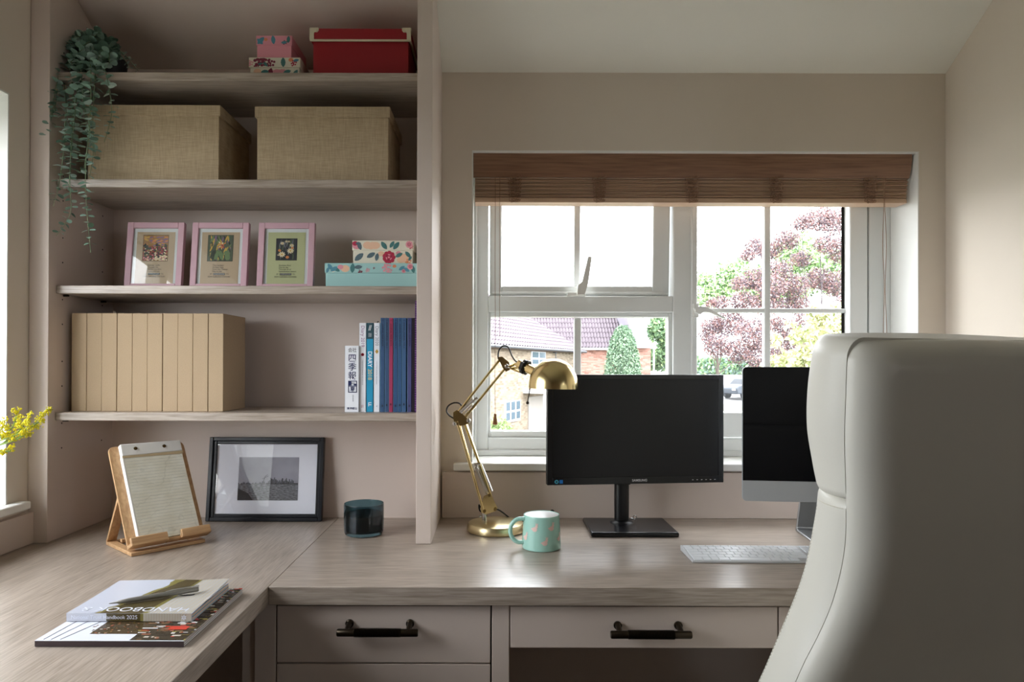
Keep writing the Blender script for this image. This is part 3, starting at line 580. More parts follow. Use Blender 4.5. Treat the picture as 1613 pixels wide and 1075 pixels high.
# ------------------------------------------------------------------ pink frames
M_pinkf = mat('pink_frame', (198, 160, 170), .5, noise=.02, nscale=50); M_matb = mat('mount_board', (206, 212, 212), .7)
M_tan = mat('print_tan', (176, 156, 128), .6); M_lime = mat('print_lime', (178, 182, 138), .6)
def pic_frame(i, px0, px1, paper, label, ltr):
    s_ = 576; x0, x1 = (px0-779)/s_, (px1-779)/s_
    t = thing('picture_frame', label, 'picture frame', ((x0+x1)/2, 1.862, SH[2]), 0, 'pink framed flower prints'); w_ = x1-x0; h = .188
    T = Matrix.Translation((0, 0, .001)) @ Matrix.Rotation(-R(6.5), 4, 'X')
    mb = MB(); rect_frame(mb, -w_/2, w_/2, 0, h, .0165, .0165, .0165, .016, -.006, .008)
    mb.build('frame', M_pinkf, t, bev=.001, T=T)
    MB().box(-w_/2+.016, w_/2-.016, .0, .002, .016, h-.0155).build('mount', M_matb, t, smooth=0, T=T)
    pw = w_/2-.016-.0095
    MB().box(-pw, pw, -.0006, 0, .018, h-.026).build('print', paper, t, smooth=0, T=T)
    MB().box(-w_/2+.015, w_/2-.015, -.0030, -.0020, .015, h-.015).build('glass', glassmat('frame_glass') if 'frame_glass' not in MATS else MATS['frame_glass'], t, smooth=0, T=T)
    MB().prism([(.0275, .15), (.03, .15), (.085, .0012), (.08, .0012)], -.015, .015, 'x').build('easel', M_kraft, t)
    A = T @ frm((0, -.0007, 0), (1, 0, 0), (0, 0, 1))
    rs = random.Random(i*5+1); mb = MB()
    cx0, cx1, cz0, cz1 = -.034, .034, h-.107, h-.035
    if i == 2: cx0, cx1, cz0, cz1 = -.028, .028, h-.104, h-.044
    base = [mat('art_ochre', (150, 110, 58), .6), mat('art_green', (70, 84, 66), .6), mat('art_navy', (38, 44, 54), .6)][i]
    E = lambda x, y, a_, b_, r_, m_, z_=.0003: ell(mb, A, min(max(x, cx0+a_), cx1-a_), min(max(y, cz0+a_), cz1-a_), a_, b_, r_, m_, 8, z_)
    mb.add([A @ Vector(p) for p in ((cx0-.001, cz0-.001, .0001), (cx1+.001, cz0-.001, .0001), (cx1+.001, cz1+.001, .0001), (cx0-.001, cz1+.001, .0001))], [(0, 1, 2, 3)], M_ink)
    mb.add([A @ Vector(p) for p in ((cx0, cz0, .0002), (cx1, cz0, .0002), (cx1, cz1, .0002), (cx0, cz1, .0002))], [(0, 1, 2, 3)], base)
    a1 = mat('art_yellow', (196, 160, 70), .6); a2 = mat('art_dkgreen', (44, 58, 44), .6); a3 = mat('art_crimson', (146, 40, 50), .6); a4 = mat('art_orange', (206, 130, 70), .6); a5 = mat('art_cream', (220, 206, 170), .6); a6 = mat('art_leaf', (96, 122, 80), .6); a7 = mat('art_mauve', (120, 90, 130), .6)
    q = 0
    if i == 0:
        for k in range(60): q += 1; E(rs.uniform(cx0, cx1), rs.uniform(cz1-.03, cz1), .006, .002, rs.uniform(-.3, .3), rs.choice([a1, a4, base, a7]), .0003+q*1e-6)
        for k in range(90): q += 1; E(rs.uniform(cx0, cx1), rs.uniform(cz0, cz0+.045), .005, .003, rs.uniform(0, 3), rs.choice([a2, a2, M_ink]), .0003+q*1e-6)
        for k in range(120): q += 1; E(rs.uniform(cx0, cx1), rs.uniform(cz0, cz0+.04), .0022, .0018, 0, rs.choice([a3, a3, a3, P_rose2, a5]), .0003+q*1e-6)
        for k in range(40): q += 1; E(rs.uniform(0, cx1), rs.uniform(cz0, cz0+.015), .0022, .0018, 0, a5, .0003+q*1e-6)
    elif i == 1:
        for k in range(90): q += 1; E(rs.uniform(cx0, cx1), rs.uniform(cz0, cz1), .009, .002, rs.uniform(1.1, 2.0), rs.choice([a2, a6, a7, M_ink, a6, a1]), .0003+q*1e-6)
        for k in range(9): q += 1; E(rs.uniform(cx0, cx1), cz0+.016, .014, .0055, 1.2+rs.random()*.8, rs.choice([a6, a6, a2]), .0003+q*1e-6)
        for k in range(26): q += 1; a_ = rs.random()*6.3; rr = rs.random()*.011; E(.004+rr*math.cos(a_), cz0+.045+rr*math.sin(a_), .0035, .0018, a_, rs.choice([a4, a5, a1, a3, a4]), .0003+q*1e-6)
    else:
        for k in range(60): q += 1; E(rs.uniform(cx0, cx1), rs.uniform(cz0, cz1), .009, .001, rs.uniform(1.2, 1.9), rs.choice([a2, a6, M_ink, C_grey]), .0003+q*1e-6)
        for (x, y, r_, n_) in ((-.012, cz0+.016, .009, 9), (.011, cz0+.026, .009, 9), (.014, cz0+.041, .006, 7), (-.012, cz0+.047, .0055, 7), (-.001, cz1-.008, .004, 6), (.006, cz1-.008, .0035, 6), (-.022, cz0+.014, .003, 5)):
            for k in range(n_): q += 1; E(x+r_*.6*math.cos(k*6.28/n_), y+r_*.45*math.sin(k*6.28/n_), r_*.5, r_*.2, k*6.28/n_, a5, .0003+q*1e-6)
            q += 1; E(x, y, r_*.3, r_*.25, 0, a1, .0003+q*1e-6)
        for (x, y, r_) in ((-.019, cz0+.027, .0045), (.003, cz0+.008, .005), (.016, cz0+.034, .004)):
            q += 1; E(x, y, r_, r_*.8, 0, a4, .0003+q*1e-6)
    mb.build('flower_picture', None, t, smooth=0)
    for k, ln in enumerate(ltr): text(ln, .0058, A @ Matrix.Translation((-.019, h-.117-.0056*k-.002, .0001)), M_ink, t, align='LEFT')
    MB().box(-.016, .016, -.0028, .0028, 0, .0002, None, A @ Matrix.Translation((0, .0445, .0002))).build('printed_bar', M_ink, t, smooth=0)
    text('BY', .005, A @ Matrix.Translation((-.022, .0445, .0002)), M_ink, t); text('TO', .005, A @ Matrix.Translation((.022, .0445, .0002)), M_ink, t)
    text('UNDERGROUND', .0046, A @ Matrix.Translation((0, .0445, .0008)), M_matb, t, sx=.85)
    text('KEW GARDENS STATION', .0062, A @ Matrix.Translation((0, .037, .0002)), M_ink, t, sx=.85)
pic_frame(0, 199.5, 289, M_tan, 'pink picture frame with red flower garden print, nearest the trailing plant', ['Summer walks', 'Through the', 'Garden borders', 'Come and see'])
pic_frame(1, 302, 391, M_tan, 'pink picture frame with green leaves and orange flower print, middle of the three', ['The Gardens', 'At their best', 'From the Thames', 'May to July'])
pic_frame(2, 406.5, 495, M_lime, 'pink picture frame with lime print of white water flowers, nearest the floral boxes', ['Rainbow Pool', 'Day by day', 'Through all of', 'Summertime Season'])

# ------------------------------------------------------------------ black framed photo
t = thing('picture_frame', 'wide black picture frame with black-and-white skyline photo leaning on the back panel', 'picture frame', (-.658, 1.967, .7505)); w_, h = .331, .2385
T = Matrix.Rotation(-R(7.2), 4, 'X')
mb = MB(); rect_frame(mb, -w_/2, w_/2, 0, h, .011, .011, .011, .011, -.012, .006); rect_frame(mb, -w_/2+.0105, w_/2-.0105, .0105, h-.0105, .0095, .0095, .0095, .0095, -.006, .006)
mb.build('frame', mat('black_frame', (16, 18, 26), .3), t, bev=.0015, T=T)
MB().box(-w_/2+.018, w_/2-.018, .001, .003, .018, h-.018).build('mount', mat('mount_white', (232, 234, 244), .7), t, smooth=0, T=T)
MB().box(-w_/2+.018, w_/2-.018, -.003, -.002, .018, h-.018).build('glass', MATS['frame_glass'], t, smooth=0, T=T)
g = D.materials.new('grey_sea'); g.use_nodes = True; MATS['grey_sea'] = g
nt = g.node_tree; b = nt.nodes['Principled BSDF']; tc = nt.nodes.new('ShaderNodeTexCoord'); mp = nt.nodes.new('ShaderNodeMapping'); mp.inputs['Scale'].default_value = (120, 1, 420); n = nt.nodes.new('ShaderNodeTexNoise'); n.inputs['Scale'].default_value = 1; n.inputs['Detail'].default_value = 6
r = nt.nodes.new('ShaderNodeValToRGB'); r.color_ramp.elements[0].position = .35; r.color_ramp.elements[1].position = .65; r.color_ramp.elements[0].color = lin((46, 48, 54)); r.color_ramp.elements[1].color = lin((128, 130, 138))
nt.links.new(tc.outputs['Object'], mp.inputs[0]); nt.links.new(mp.outputs[0], n.inputs[0]); nt.links.new(n.outputs[0], r.inputs[0]); nt.links.new(r.outputs[0], b.inputs['Base Color']); b.inputs['Roughness'].default_value = .5
px0, px1, pz0, pz1, hz = -.081, .092, .058, .181, .107
mb = MB(); mb.box(px0, px1, .0, .001, pz0, hz, g); mb.box(px0, px1, .0, .001, hz, pz1, mat('grey_sky', (150, 150, 162), .6, noise=.12, nscale=18))
rs = random.Random(3)
M_sky1 = mat('tower_dark', (36, 38, 44), .6); M_sky2 = mat('tower_grey', (84, 86, 96), .6)
x = -.07
while x < .078:
    ww = rs.uniform(.0014, .004); big = x > .005
    hh = rs.uniform(.006, .019) if big else rs.uniform(.002, .007)
    mb.box(x, x+ww, -.0004, .0005, hz-.002, hz-.002+hh, rs.choice([M_sky1, M_sky2] if big else [M_sky2, MATS['grey_sky']])); x += ww*rs.uniform(.8, 1.3)
mb.box(px0, px1, -.0004, .0005, hz-.003, hz, M_sky1)
mb.prism([(px0, pz0), (px0+.045, pz0), (px0+.03, pz0+.02), (px0, pz0+.034)], -.0005, .0005, 'y', M_sky1)
mb.tube([(-.01, -.0008, hz), (-.003, -.0008, hz+.02), (.004, -.0008, hz+.024)], .0006, 5, M_sky1); mb.tube([(-.012, -.0008, hz+.012), (.006, -.0008, hz+.02)], .0005, 5, M_sky1)
mb.build('photograph', None, t, smooth=0, T=T)
MB().prism([(.006, .16), (.008, .16), (.05, .0), (.046, .0)], -.02, .02, 'x').build('easel', M_black, t) if False else None

# ------------------------------------------------------------------ smoked glass tumbler candle
M_smoke = mat('smoked_glass', (104, 142, 156), .04, trans=1, ior=1.2, coat=.5)
t = thing('candle_glass', 'dark smoked blue glass candle holder beside the partition', 'candle holder', (-.3457, 1.822, .7505))
r_ = .0525
MB().lathe([(.04, .0), (.049, .002), (.0515, .008), (r_, .03), (r_, .078), (.0518, .0815), (.0508, .0815), (.0502, .078), (.0500, .014), (.046, .009), (.001, .009)], 64).build('glass', M_smoke, t)
MB().lathe([(.001, .0095), (.0495, .0095), (.0495, .052), (.046, .053), (.001, .052)], 48).build('wax', mat('dark_wax', (22, 30, 36), .5), t)
MB().tube([(0, 0, .05), (.001, 0, .062)], .001).build('wick', M_ink, t)

# ------------------------------------------------------------------ book stand with notepad
Bm = wood('bamboo', (178, 136, 96), (212, 174, 130), 'z', .4, .5)
Bmx = wood('bamboo_x', (178, 136, 96), (212, 174, 130), 'x', .4, .5)
t = thing('book_stand', 'small bamboo book stand holding the notepad, at the corner of the worktop', 'book stand', (-.853, 1.605, .7505), R(48.2))
lean = R(30)
BT = Matrix.Translation((0, .006, .016)) @ Matrix.Rotation(-lean, 4, 'X')
mb = MB(); w_ = .184; hb = .262; rr = .012
pl = [(0, 0), (w_, 0), (w_, hb-rr)]+[(w_-rr+rr*math.cos(a), hb-rr+rr*math.sin(a)) for a in [PI/8*k for k in range(5)]]+[(rr-rr*math.sin(a), hb-rr+rr*math.cos(a)) for a in [PI/8*k for k in range(5)]]+[(0, hb-rr)]
mb.prism(pl, 0, .007, 'y').build('board', Bm, t, bev=.001, T=BT)
mb = MB()
mb.prism([(-.030, -.004), (0, -.004), (0, .006), (-.020, .006), (-.022, .017), (-.030, .017)], -.002, .083, 'x'); mb.prism([(-.030, -.004), (0, -.004), (0, .006), (-.020, .006), (-.022, .017), (-.030, .017)], .115, w_+.004, 'x')
mb.box(.083, .115, -.020, 0, -.004, .004)
mb.build('ledge', Bmx, t, bev=.0025, seg=3, T=BT)
mb = MB(); mb.box(0, .176, -.012, .012, 0, .009); mb.box(0, .176, .132, .148, 0, .009); mb.box(0, .02, .012, .132, 0, .009); mb.box(.156, .176, .012, .132, 0, .009)
mb.build('base', Bmx, t, bev=.0015)
mb = MB()
for xx in (.0, .15):
    mb.prism([(.140, .009), (.148, .009), (.078, .125), (.070, .122)], xx, xx+.022, 'x')
mb.box(.02, .16, .1, .112, .0095, .018)
mb.build('prop', Bm, t, bev=.001)
MB().tube([(.03, .085, .02), (.03, .085, .035), (.05, .085, .035)], .003).build('catch', M_dbrass, t)
n = thing('notepad', 'old cream lined notepad with white binding strip, standing on the bamboo stand', 'notepad', (-.853, 1.605, .7505), R(48.2))
def lined():
    m = D.materials.new('aged_lined_paper'); m.use_nodes = True; nt = m.node_tree; b = nt.nodes['Principled BSDF']; L = nt.links
    tc = nt.nodes.new('ShaderNodeTexCoord'); ns_ = nt.nodes.new('ShaderNodeTexNoise'); ns_.inputs['Scale'].default_value = 26; ns_.inputs['Detail'].default_value = 5
    L.new(tc.outputs['Object'], ns_.inputs['Vector'])
    r = nt.nodes.new('ShaderNodeValToRGB'); r.color_ramp.elements[0].position = .3; r.color_ramp.elements[1].position = .7
    r.color_ramp.elements[0].color = lin((222, 217, 198)); r.color_ramp.elements[1].color = lin((236, 234, 222))
    L.new(ns_.outputs[0], r.inputs[0])
    wv = nt.nodes.new('ShaderNodeTexWave'); wv.wave_type = 'RINGS'; wv.inputs['Scale'].default_value = 5; wv.inputs['Distortion'].default_value = 30; wv.inputs['Detail'].default_value = 4
    L.new(tc.outputs['Object'], wv.inputs['Vector'])
    r2 = nt.nodes.new('ShaderNodeValToRGB'); r2.color_ramp.elements[0].position = 0; r2.color_ramp.elements[1].position = .02; r2.color_ramp.elements[0].color = lin((206, 206, 198)); r2.color_ramp.elements[1].color = (1, 1, 1, 1)
    L.new(wv.outputs[1], r2.inputs[0])
    mx = nt.nodes.new('ShaderNodeMix'); mx.data_type = 'RGBA'; mx.blend_type = 'MULTIPLY'; mx.inputs[0].default_value = .3
    L.new(r.outputs[0], mx.inputs[6]); L.new(r2.outputs[0], mx.inputs[7]); L.new(mx.outputs[2], b.inputs['Base Color']); b.inputs['Roughness'].default_value = .8
    MATS['aged'] = m; return m
aged = lined()
NT = BT @ Matrix.Translation((0, 0, .0065))
MB().box(.024, .168, -.015, -.0005, 0, .252).build('pages', aged, n, bev=.001, T=NT)
mb = MB()
for k in range(27): mb.box(.026, .166, -.0153, -.0151, .006+.008*k, .0066+.008*k)
mb.build('ruled_lines', mat('ruling', (204, 206, 196), .8), n, smooth=0, T=NT)
MB().box(.022, .170, -.0165, -.0002, .222, .2535).build('binding_strip', mat('binding_white', (228, 226, 222), .6), n, bev=.002, T=NT)
MB().prism([(.022, .216), (.170, .214), (.170, .222), (.022, .222)], -.0158, -.0152, 'y').build('torn_edge', mat('brown_tape', (186, 166, 132), .8), n, T=NT)
for xx in (.056, .126): MB().lathe([(.0045, 0), (.004, .002), (.0015, .0028)], 16, None, NT @ Matrix.Translation((xx, -.0165, .239)) @ Matrix.Rotation(PI/2, 4, 'X')).build('rivet', mat('old_brass', (96, 76, 44), .35, metal=.8), n)
MB().box(.0215, .0238, -.0155, -.0003, 0, .222).build('spine_edge', M_white, n, T=NT)

# ------------------------------------------------------------------ magazines and pen
M_glossw = mat('gloss_white', (226, 230, 242), .22); M_spine = mat('spine_plum', (62, 50, 54), .35)
def cover_print(parent, x0, x1, y0, y1, z, items):
    mb = MB()
    for i, (a_, b_, c_, d_, m_) in enumerate(items):
        A_, B_, C_, D_ = x0+a_*(x1-x0), x0+b_*(x1-x0), y0+c_*(y1-y0), y0+d_*(y1-y0); zz = z+.0001+.0000008*i
        mb.add([(A_, C_, zz), (B_, C_, zz), (B_, D_, zz), (A_, D_, zz)], [(0, 1, 2, 3)], m_)
    return mb.build('cover_picture', None, parent, smooth=0)
m1 = thing('magazine', 'large white-covered magazine with village photo, plum spine, under the handbook', 'magazine', (0, 0, 0))
X0, X1, Y0, Y1 = -.7285, -.492, 1.09, 1.345
MB().box(X0, X1, Y0, Y0+.0015, .7505, .7600).box(X0, X1, Y0, Y1, .7505, .7510).build('spine', M_spine, m1, bev=.0003)
MB().box(X0, X1, Y0, Y1, .7597, .7603).build('cover', M_glossw, m1, smooth=0)
mb = MB()
for k in range(9): mb.box(X0+.001, X1-.0006*abs(math.sin(k*3)), Y0+.0015, Y1-.001, .7512+.00095*k, .7512+.00095*k+.0007, [mat('page_edge', (222, 220, 214), .6), mat('page_edge_tan', (190, 160, 120), .6), mat('page_edge_navy', (60, 66, 96), .6)][k % 3 if k > 4 else (2 if k == 2 else 0)])
mb.build('pages', None, m1, smooth=0)
rs = random.Random(11); it = []
vc = [mat('v%d' % i, c_, .25) for i, c_ in enumerate([(74, 60, 40), (96, 82, 46), (60, 52, 40), (130, 100, 74), (206, 196, 184), (150, 96, 74), (200, 60, 44), (44, 40, 36), (226, 224, 226), (170, 160, 90)])]
def inpic(fx_, fy_):
    return fx_ > .62 or (fy_ > .07+.03*rs.random() and fx_ > .24+.05*rs.random())
it.append((.63, 1, 0, 1, vc[2])); it.append((.3, .66, .1, 1, vc[0]))
for k in range(900):
    fx_, fy_ = rs.random(), rs.random()**.9
    if inpic(fx_, fy_):
        big = fx_ > .6; w_ = rs.uniform(.02, .07) if big else rs.uniform(.006, .02); h_ = rs.uniform(.008, .025) if big else rs.uniform(.006, .016)
        it.append((fx_, min(1, fx_+w_), fy_, min(1, fy_+h_), rs.choice(vc) if big else rs.choice([vc[0], vc[1], vc[3], vc[1], vc[5], vc[4]])))
it.append((.8, .93, .17, .23, vc[6]))
cover_print(m1, X0, X1, Y0+.002, Y1, .7604, it)
mb = MB()
for k, q in enumerate((.04, .09, .15)): mb.tube([(X0+.24*q+.002, Y0+.004, .7606), (X0+.002+q*.4, Y0+.09, .7606)], .0004, 4)
mb.build('cover_lines', C_grey, m1)
m2 = thing('handbook', 'white and olive paperback handbook with HANDBOOK title lying on the magazine', 'book', (0, 0, 0))
X0, X1, Y0, Y1, Z0, Z1 = -.728, -.514, 1.17, 1.335, .7612, .7748
n_ = 24; rows = []
def curl(fx_, fy_): return .0035*fy_**2*(1+.6*math.sin(fx_*3)) + .004*max(0, fx_-.75)*4*fy_
for zlayer in (Z1, Z1-.0004):
    rows = []
    for j in range(n_+1):
        rows.append([Vector((X0+(X1-X0)*i/n_, Y0+(Y1-Y0)*j/n_, zlayer+curl(i/n_, j/n_))) for i in range(n_+1)])
    if zlayer == Z1: top = rows
mb = MB(); mb.grid(top); mb.box(X0, X1, Y0, Y0+.0006, Z0, Z1); mb.box(X0, X1, Y0, Y1, Z0, Z0+.0004)
M_hgrey = mat('handbook_grey', (196, 198, 208), .25); M_olive = mat('handbook_olive', (82, 72, 46), .25); M_twig = mat('handbook_stone', (190, 184, 172), .25); M_olive2 = mat('handbook_moss', (128, 120, 66), .3)
mb.build('cover', mat('handbook_sky', (196, 200, 214), .22), m2, smooth=30)
mb = MB()
for k in range(10):
    z = Z0+.0006+.0012*k; f = k/10
    rws = [[Vector((X0+.001+(X1-X0-.002-.003*abs(math.sin(k*2.0)))*i/8, Y0+.001+(Y1-Y0-.002)*j/8, z+(curl(i/8, j/8)*f))) for i in range(9)] for j in range(9)]
    mb.grid(rws, [mat('page_teal', (120, 150, 150), .6), MATS['page_edge'], mat('page_rust', (190, 110, 80), .6), MATS['page_edge'], mat('page_slate', (110, 118, 140), .6)][k % 5])
    mb.box(X1-.0035, X1-.001, Y0+.001, Y1-.002, z, z+.0011, [mat('page_teal', (120, 150, 150), .6), MATS['page_edge'], MATS['page_rust'], MATS['page_edge'], MATS['page_slate']][k % 5])
mb.build('pages', None, m2, smooth=0)
def onc(fx_, fy_, dz=.0002): return Vector((X0+(X1-X0)*fx_, Y0+(Y1-Y0)*fy_, Z1+curl(fx_, fy_)+dz))
mb = MB()
def patch(f0, f1, m_, dz, nj=24, ni=6, c0=0, c1=1):
    rws = []
    for j in range(nj+1):
        fy_ = c0+(c1-c0)*j/nj; a_, b_ = f0(fy_), f1(fy_); rws.append([onc(a_+(b_-a_)*i/ni, fy_, dz) for i in range(ni+1)])
    mb.grid(rws, m_)
rs = random.Random(5); jit = [rs.uniform(-.012, .012) for _ in range(60)]
def jf(y): return jit[int(y*40)]
patch(lambda y: .22+.1*y*3.4*(y < .8)+(.28 if y >= .8 else 0)*1+jf(y) if y > .0 else .22, lambda y: .64+.12*y, M_olive2, .00015)
patch(lambda y: .26+.34*y+jf(y)*.6, lambda y: .60+.14*y, M_olive, .0002)
patch(lambda y: .64+.13*y, lambda y: .995, M_twig, .00018)
for k in range(16):
    f0 = .66+.02*k
    patch(lambda y, f0=f0: f0+.10*y, lambda y, f0=f0: f0+.10*y+.006, [M_hgrey, mat('stone_line', (176, 166, 148), .3)][k % 2], .00022, 12, 1, 0, .98)
mb.build('cover_picture', None, m2, smooth=0)
mb = MB(); mb.box(X0+.068, X0+.126, Y0-.0003, Y0, Z0+.0002, Z1-.0002, M_olive); mb.box(X0+.002, X0+.068, Y0-.0003, Y0, Z0+.0002, Z1-.0002, M_hgrey); mb.box(X0+.126, X0+.131, Y0-.0003, Y0, Z0+.0002, Z1-.0002, M_olive2); mb.box(X0+.131, X1-.001, Y0-.0003, Y0, Z0+.0002, Z1-.0002, M_twig)
for k in range(16): mb.box(X0+.135+.0045*k, X0+.1365+.0045*k, Y0-.0004, Y0, Z0+.0003, Z1-.0003, MATS['stone_line'])
mb.build('spine_picture', None, m2, smooth=0)
text('National Trust Handbook', .0088, frm((X0+.054, Y0-.0006, (Z0+Z1)/2), (1, 0, 0), (0, 0, 1)), M_glossw, m2); text('2025', .0095, frm((X0+.112, Y0-.0006, (Z0+Z1)/2), (1, 0, 0), (0, 0, 1)), M_glossw, m2)
mb = MB(); T = frm((X1-.0135, Y0-.0007, (Z0+Z1)/2), (1, 0, 0), (0, 0, 1))
for a_ in range(6): leaf(mb, T, .0028*math.cos(a_*1.05+.5), .0028*math.sin(a_*1.05+.5), .002, a_*1.05+.5, M_glossw)
mb.build('printed_emblem', None, m2, smooth=0)
fl = Vector((X0+.108, Y0+.019, Z1+.00055))
text('HANDBOOK &', .0275, frm(fl, (-1, 0, 0), (0, -1, 0)), M_glossw, m2, sx=1.02)
mb = MB(); c = onc(.78, .52, .0006)
for (dx, dy, a_, b_, r_) in ((0, 0, .013, .0035, .05), (.012, .005, .006, .002, .9), (-.013, .001, .006, .0018, -.2), (.016, .009, .003, .002, .3)):
    ell(mb, frm(c, (1, 0, 0), (0, 1, 0)), dx, dy, a_, b_, r_, M_ink, 12, .0002)
mb.build('cover_bird', None, m2, smooth=0)
p = thing('pen', 'slim grey metal pen lying across the handbook cover', 'pen', (0, 0, 0))
a = Vector((-.675, 1.204, .7792)); b = Vector((-.545, 1.268, .7846)); d = (b-a)
MB().tube([a, a+d*.09, a+d*.1, a+d*.22, a+d*.5, b-d*.01, b], [.0006, .0022, .0030, .0042, .0046, .0046, .0038], 20).build('barrel', mat('pen_grey', (150, 148, 142), .35, metal=.6), p)
MB().tube([a+d*.62+Vector((0, 0, .0046)), a+d*.7+Vector((0, 0, .0062)), b+Vector((0, 0, .0062)), b+Vector((0, 0, .004))], .0008, 6).build('clip', M_alu, p)

# ------------------------------------------------------------------ mug
M_mint = mat('mint_glaze', (160, 206, 194), .22, coat=.3)
t = thing('mug', 'mint green ceramic mug printed with pale pink rabbits, beside the lamp base', 'mug', (.1165, 1.69, .7503))
prof = [(.041, 0), (.0465, .001), (.0475, .004)]
for k in range(13): z = .006+.07*k/12; prof.append((.0475-.0035*(k/12)**1.3+(.00025 if k % 2 else -.0001), z))
prof += [(.0438, .081), (.0432, .0825), (.0424, .0825), (.0418, .081), (.0425, .05), (.044, .01), (.04, .006), (.001, .006)]
MB().lathe(prof, 64).build('cup', M_mint, t)
MB().lathe([(.0416, .0815), (.0424, .05), (.0438, .0105), (.0395, .0065), (.001, .0065)][::-1], 64).build('inner_glaze', mat('mug_inside', (226, 226, 226), .25), t)
hp = []
for k in range(15):
    a_ = R(100+160*k/14); hp.append((-.052+.024*math.cos(a_)*1.05, -.012, .0445+.029*math.sin(a_)))
hp = [(-.041, -.012, .074)]+hp+[(-.044, -.012, .016)]
MB().tube(hp, .0052, 12).build('handle', M_mint, t)
mb = MB(); Rp = mat('rabbit_pink', (226, 196, 186), .4)
def onmug(ang, z, items):
    for (u, v, a_, b_, r_) in items:
        vs = []
        for k in range(10):
            q = 2*PI*k/10; x = u+a_*math.cos(q)*math.cos(r_)-b_*math.sin(q)*math.sin(r_); y = v+a_*math.cos(q)*math.sin(r_)+b_*math.sin(q)*math.cos(r_)
            zz = z+y; rad = .0475-.0035*max(0, (zz-.006)/.07)**1.3+.0006; an = ang+x/rad
            vs.append((rad*math.cos(an), rad*math.sin(an), zz))
        mb.add(vs, [tuple(range(10))], Rp)
rab = [(0, 0, .0068, .0058, .1), (.0045, .0065, .0036, .0034, .2), (.0035, .0118, .0013, .0036, .15), (.0068, .0115, .0013, .0036, -.35), (-.0072, .001, .0022, .002, 0)]
for (ang, z) in ((-115, .054), (-62, .056), (-84, .022), (-150, .03), (-30, .028), (20, .05), (80, .03), (140, .05)): onmug(R(ang), z, rab)
mb.build('rabbit_print', None, t, smooth=0)

# ------------------------------------------------------------------ desk lamp
LY = 1.862
lamp = thing('desk_lamp', 'brass jointed desk lamp with domed shade bending towards the black monitor', 'desk lamp', (0, 0, 0))
def A(px, py, dy=0): return at(px, py, LY+dy)
bc = Vector((.005, LY, .7505)); TB = Matrix.Translation(bc)
M_brassd = mat('brushed_brass', (226, 210, 166), .3, metal=1)
MB().lathe([(.074, 0), (.0775, .0015), (.0785, .006), (.0778, .016), (.074, .022), (.062, .0255), (.03, .0275), (.001, .028)], 72, None, TB).build('base', M_brassd, lamp)
mb = MB(); pc = A(763, 820); mb.tube([(pc.x, LY, .778), (pc.x, LY, .808)], .0065, 16); mb.tube([(pc.x-.014, LY, .787), (pc.x+.003, LY, .787)], .003, 10); mb.tube([(pc.x, LY-.012, .800), (pc.x, LY+.012, .800)], .004, 10)
mb.build('post', M_chrome, lamp)
def bars(pairs, name, r=.0035, half=.011):
    mb = MB()
    for (p0, p1, dy) in pairs: mb.tube([A(*p0, dy), A(*p1, dy)], r, 10)
    return mb.build(name, M_brass, lamp)
bars([((762, 806), (720, 664), -.012), ((762, 806), (722, 664), .004), ((781, 803), (731, 664), -.006), ((779, 803), (733, 664), .010)], 'lower_arm')
bars([((720, 652), (788, 566), -.008), ((720, 652), (788, 566), .006), ((731, 660), (798, 578), -.008), ((731, 660), (798, 578), .006)], 'upper_arm')
def plate(mb, pts, dy, th=.0015, m=None):
    P3 = [A(px, py, dy) for px, py in pts]; n = len(P3); o = Vector((0, th, 0))
    mb.add(P3+[p_+o for p_ in P3], [tuple(range(n)), tuple(range(2*n-1, n-1, -1))]+[(i, (i+1) % n, (i+1) % n+n, i+n) for i in range(n)], m)
for pts_, pins in (([(714, 650), (720, 646), (728, 652), (739, 662), (738, 668), (728, 671), (717, 670), (714, 660)], ((717, 653), (720, 668), (736, 664))),
                   ([(784, 563), (791, 562), (802, 571), (803, 583), (797, 586), (792, 580)], ((787, 566), (799, 579))),
                   ([(757, 800), (762, 782), (772, 777), (784, 801), (780, 806), (765, 811), (758, 808)], ((763, 806), (780, 803), (771, 781)))):
    mb = MB()
    for dy in (-.014, .012): plate(mb, pts_, dy)
    for (px, py) in pins: mb.tube([A(px, py, -.019), A(px, py, .017)], .0042, 12)
    mb.build('joint', M_brass, lamp)
mb = MB()
for (px, py) in ((716, 668), (738, 663), (798, 577)): mb.ball(A(px, py, -.021), .006)
mb.tube([A(798, 577, -.024), A(806, 580, -.01), A(808, 583)], .003); mb.tube([A(747, 732, -.008), A(757, 731, -.008)], .0035); mb.tube([A(744, 632, -.012), A(752, 627, -.012)], .003)
mb.build('wing_nut', M_chrome, lamp)
def spring(p0, p1, dy, r=.0045, turns=40):
    a_, b_ = A(*p0, dy), A(*p1, dy); d_ = (b_-a_); u = d_.normalized(); v = Vector((0, 1, 0)); w = u.cross(v); pts = []
    for k in range(turns*8+1):
        t_ = k/(turns*8); q = 2*PI*k/8; pts.append(a_+d_*t_+(v*math.cos(q)+w*math.sin(q))*r)
    return pts
mb = MB()
for (p0, p1, dy) in (((749, 735), (768, 778), -.008), ((757, 733), (774, 775), .006), ((746, 630), (725, 650), -.012), ((748, 640), (729, 658), .010)): mb.tube(spring(p0, p1, dy), .0009, 5)
mb.build('spring', M_chrome, lamp)
mb = MB(); mb.tube([A(803, 578), A(812, 574, -.03), A(822, 577, -.052)], .0035); mb.tube([A(803, 580, -.01), A(813, 584, -.036), A(824, 588, -.060)], .003); mb.tube([A(803, 579, .01), A(814, 580, -.022), A(824, 583, -.052)], .003)
ax0, ax1 = A(818, 574, -.048), A(846, 588, -.098)
mb.tube([ax0, ax1], .0125, 20)
mb.build('socket', M_brass, lamp)
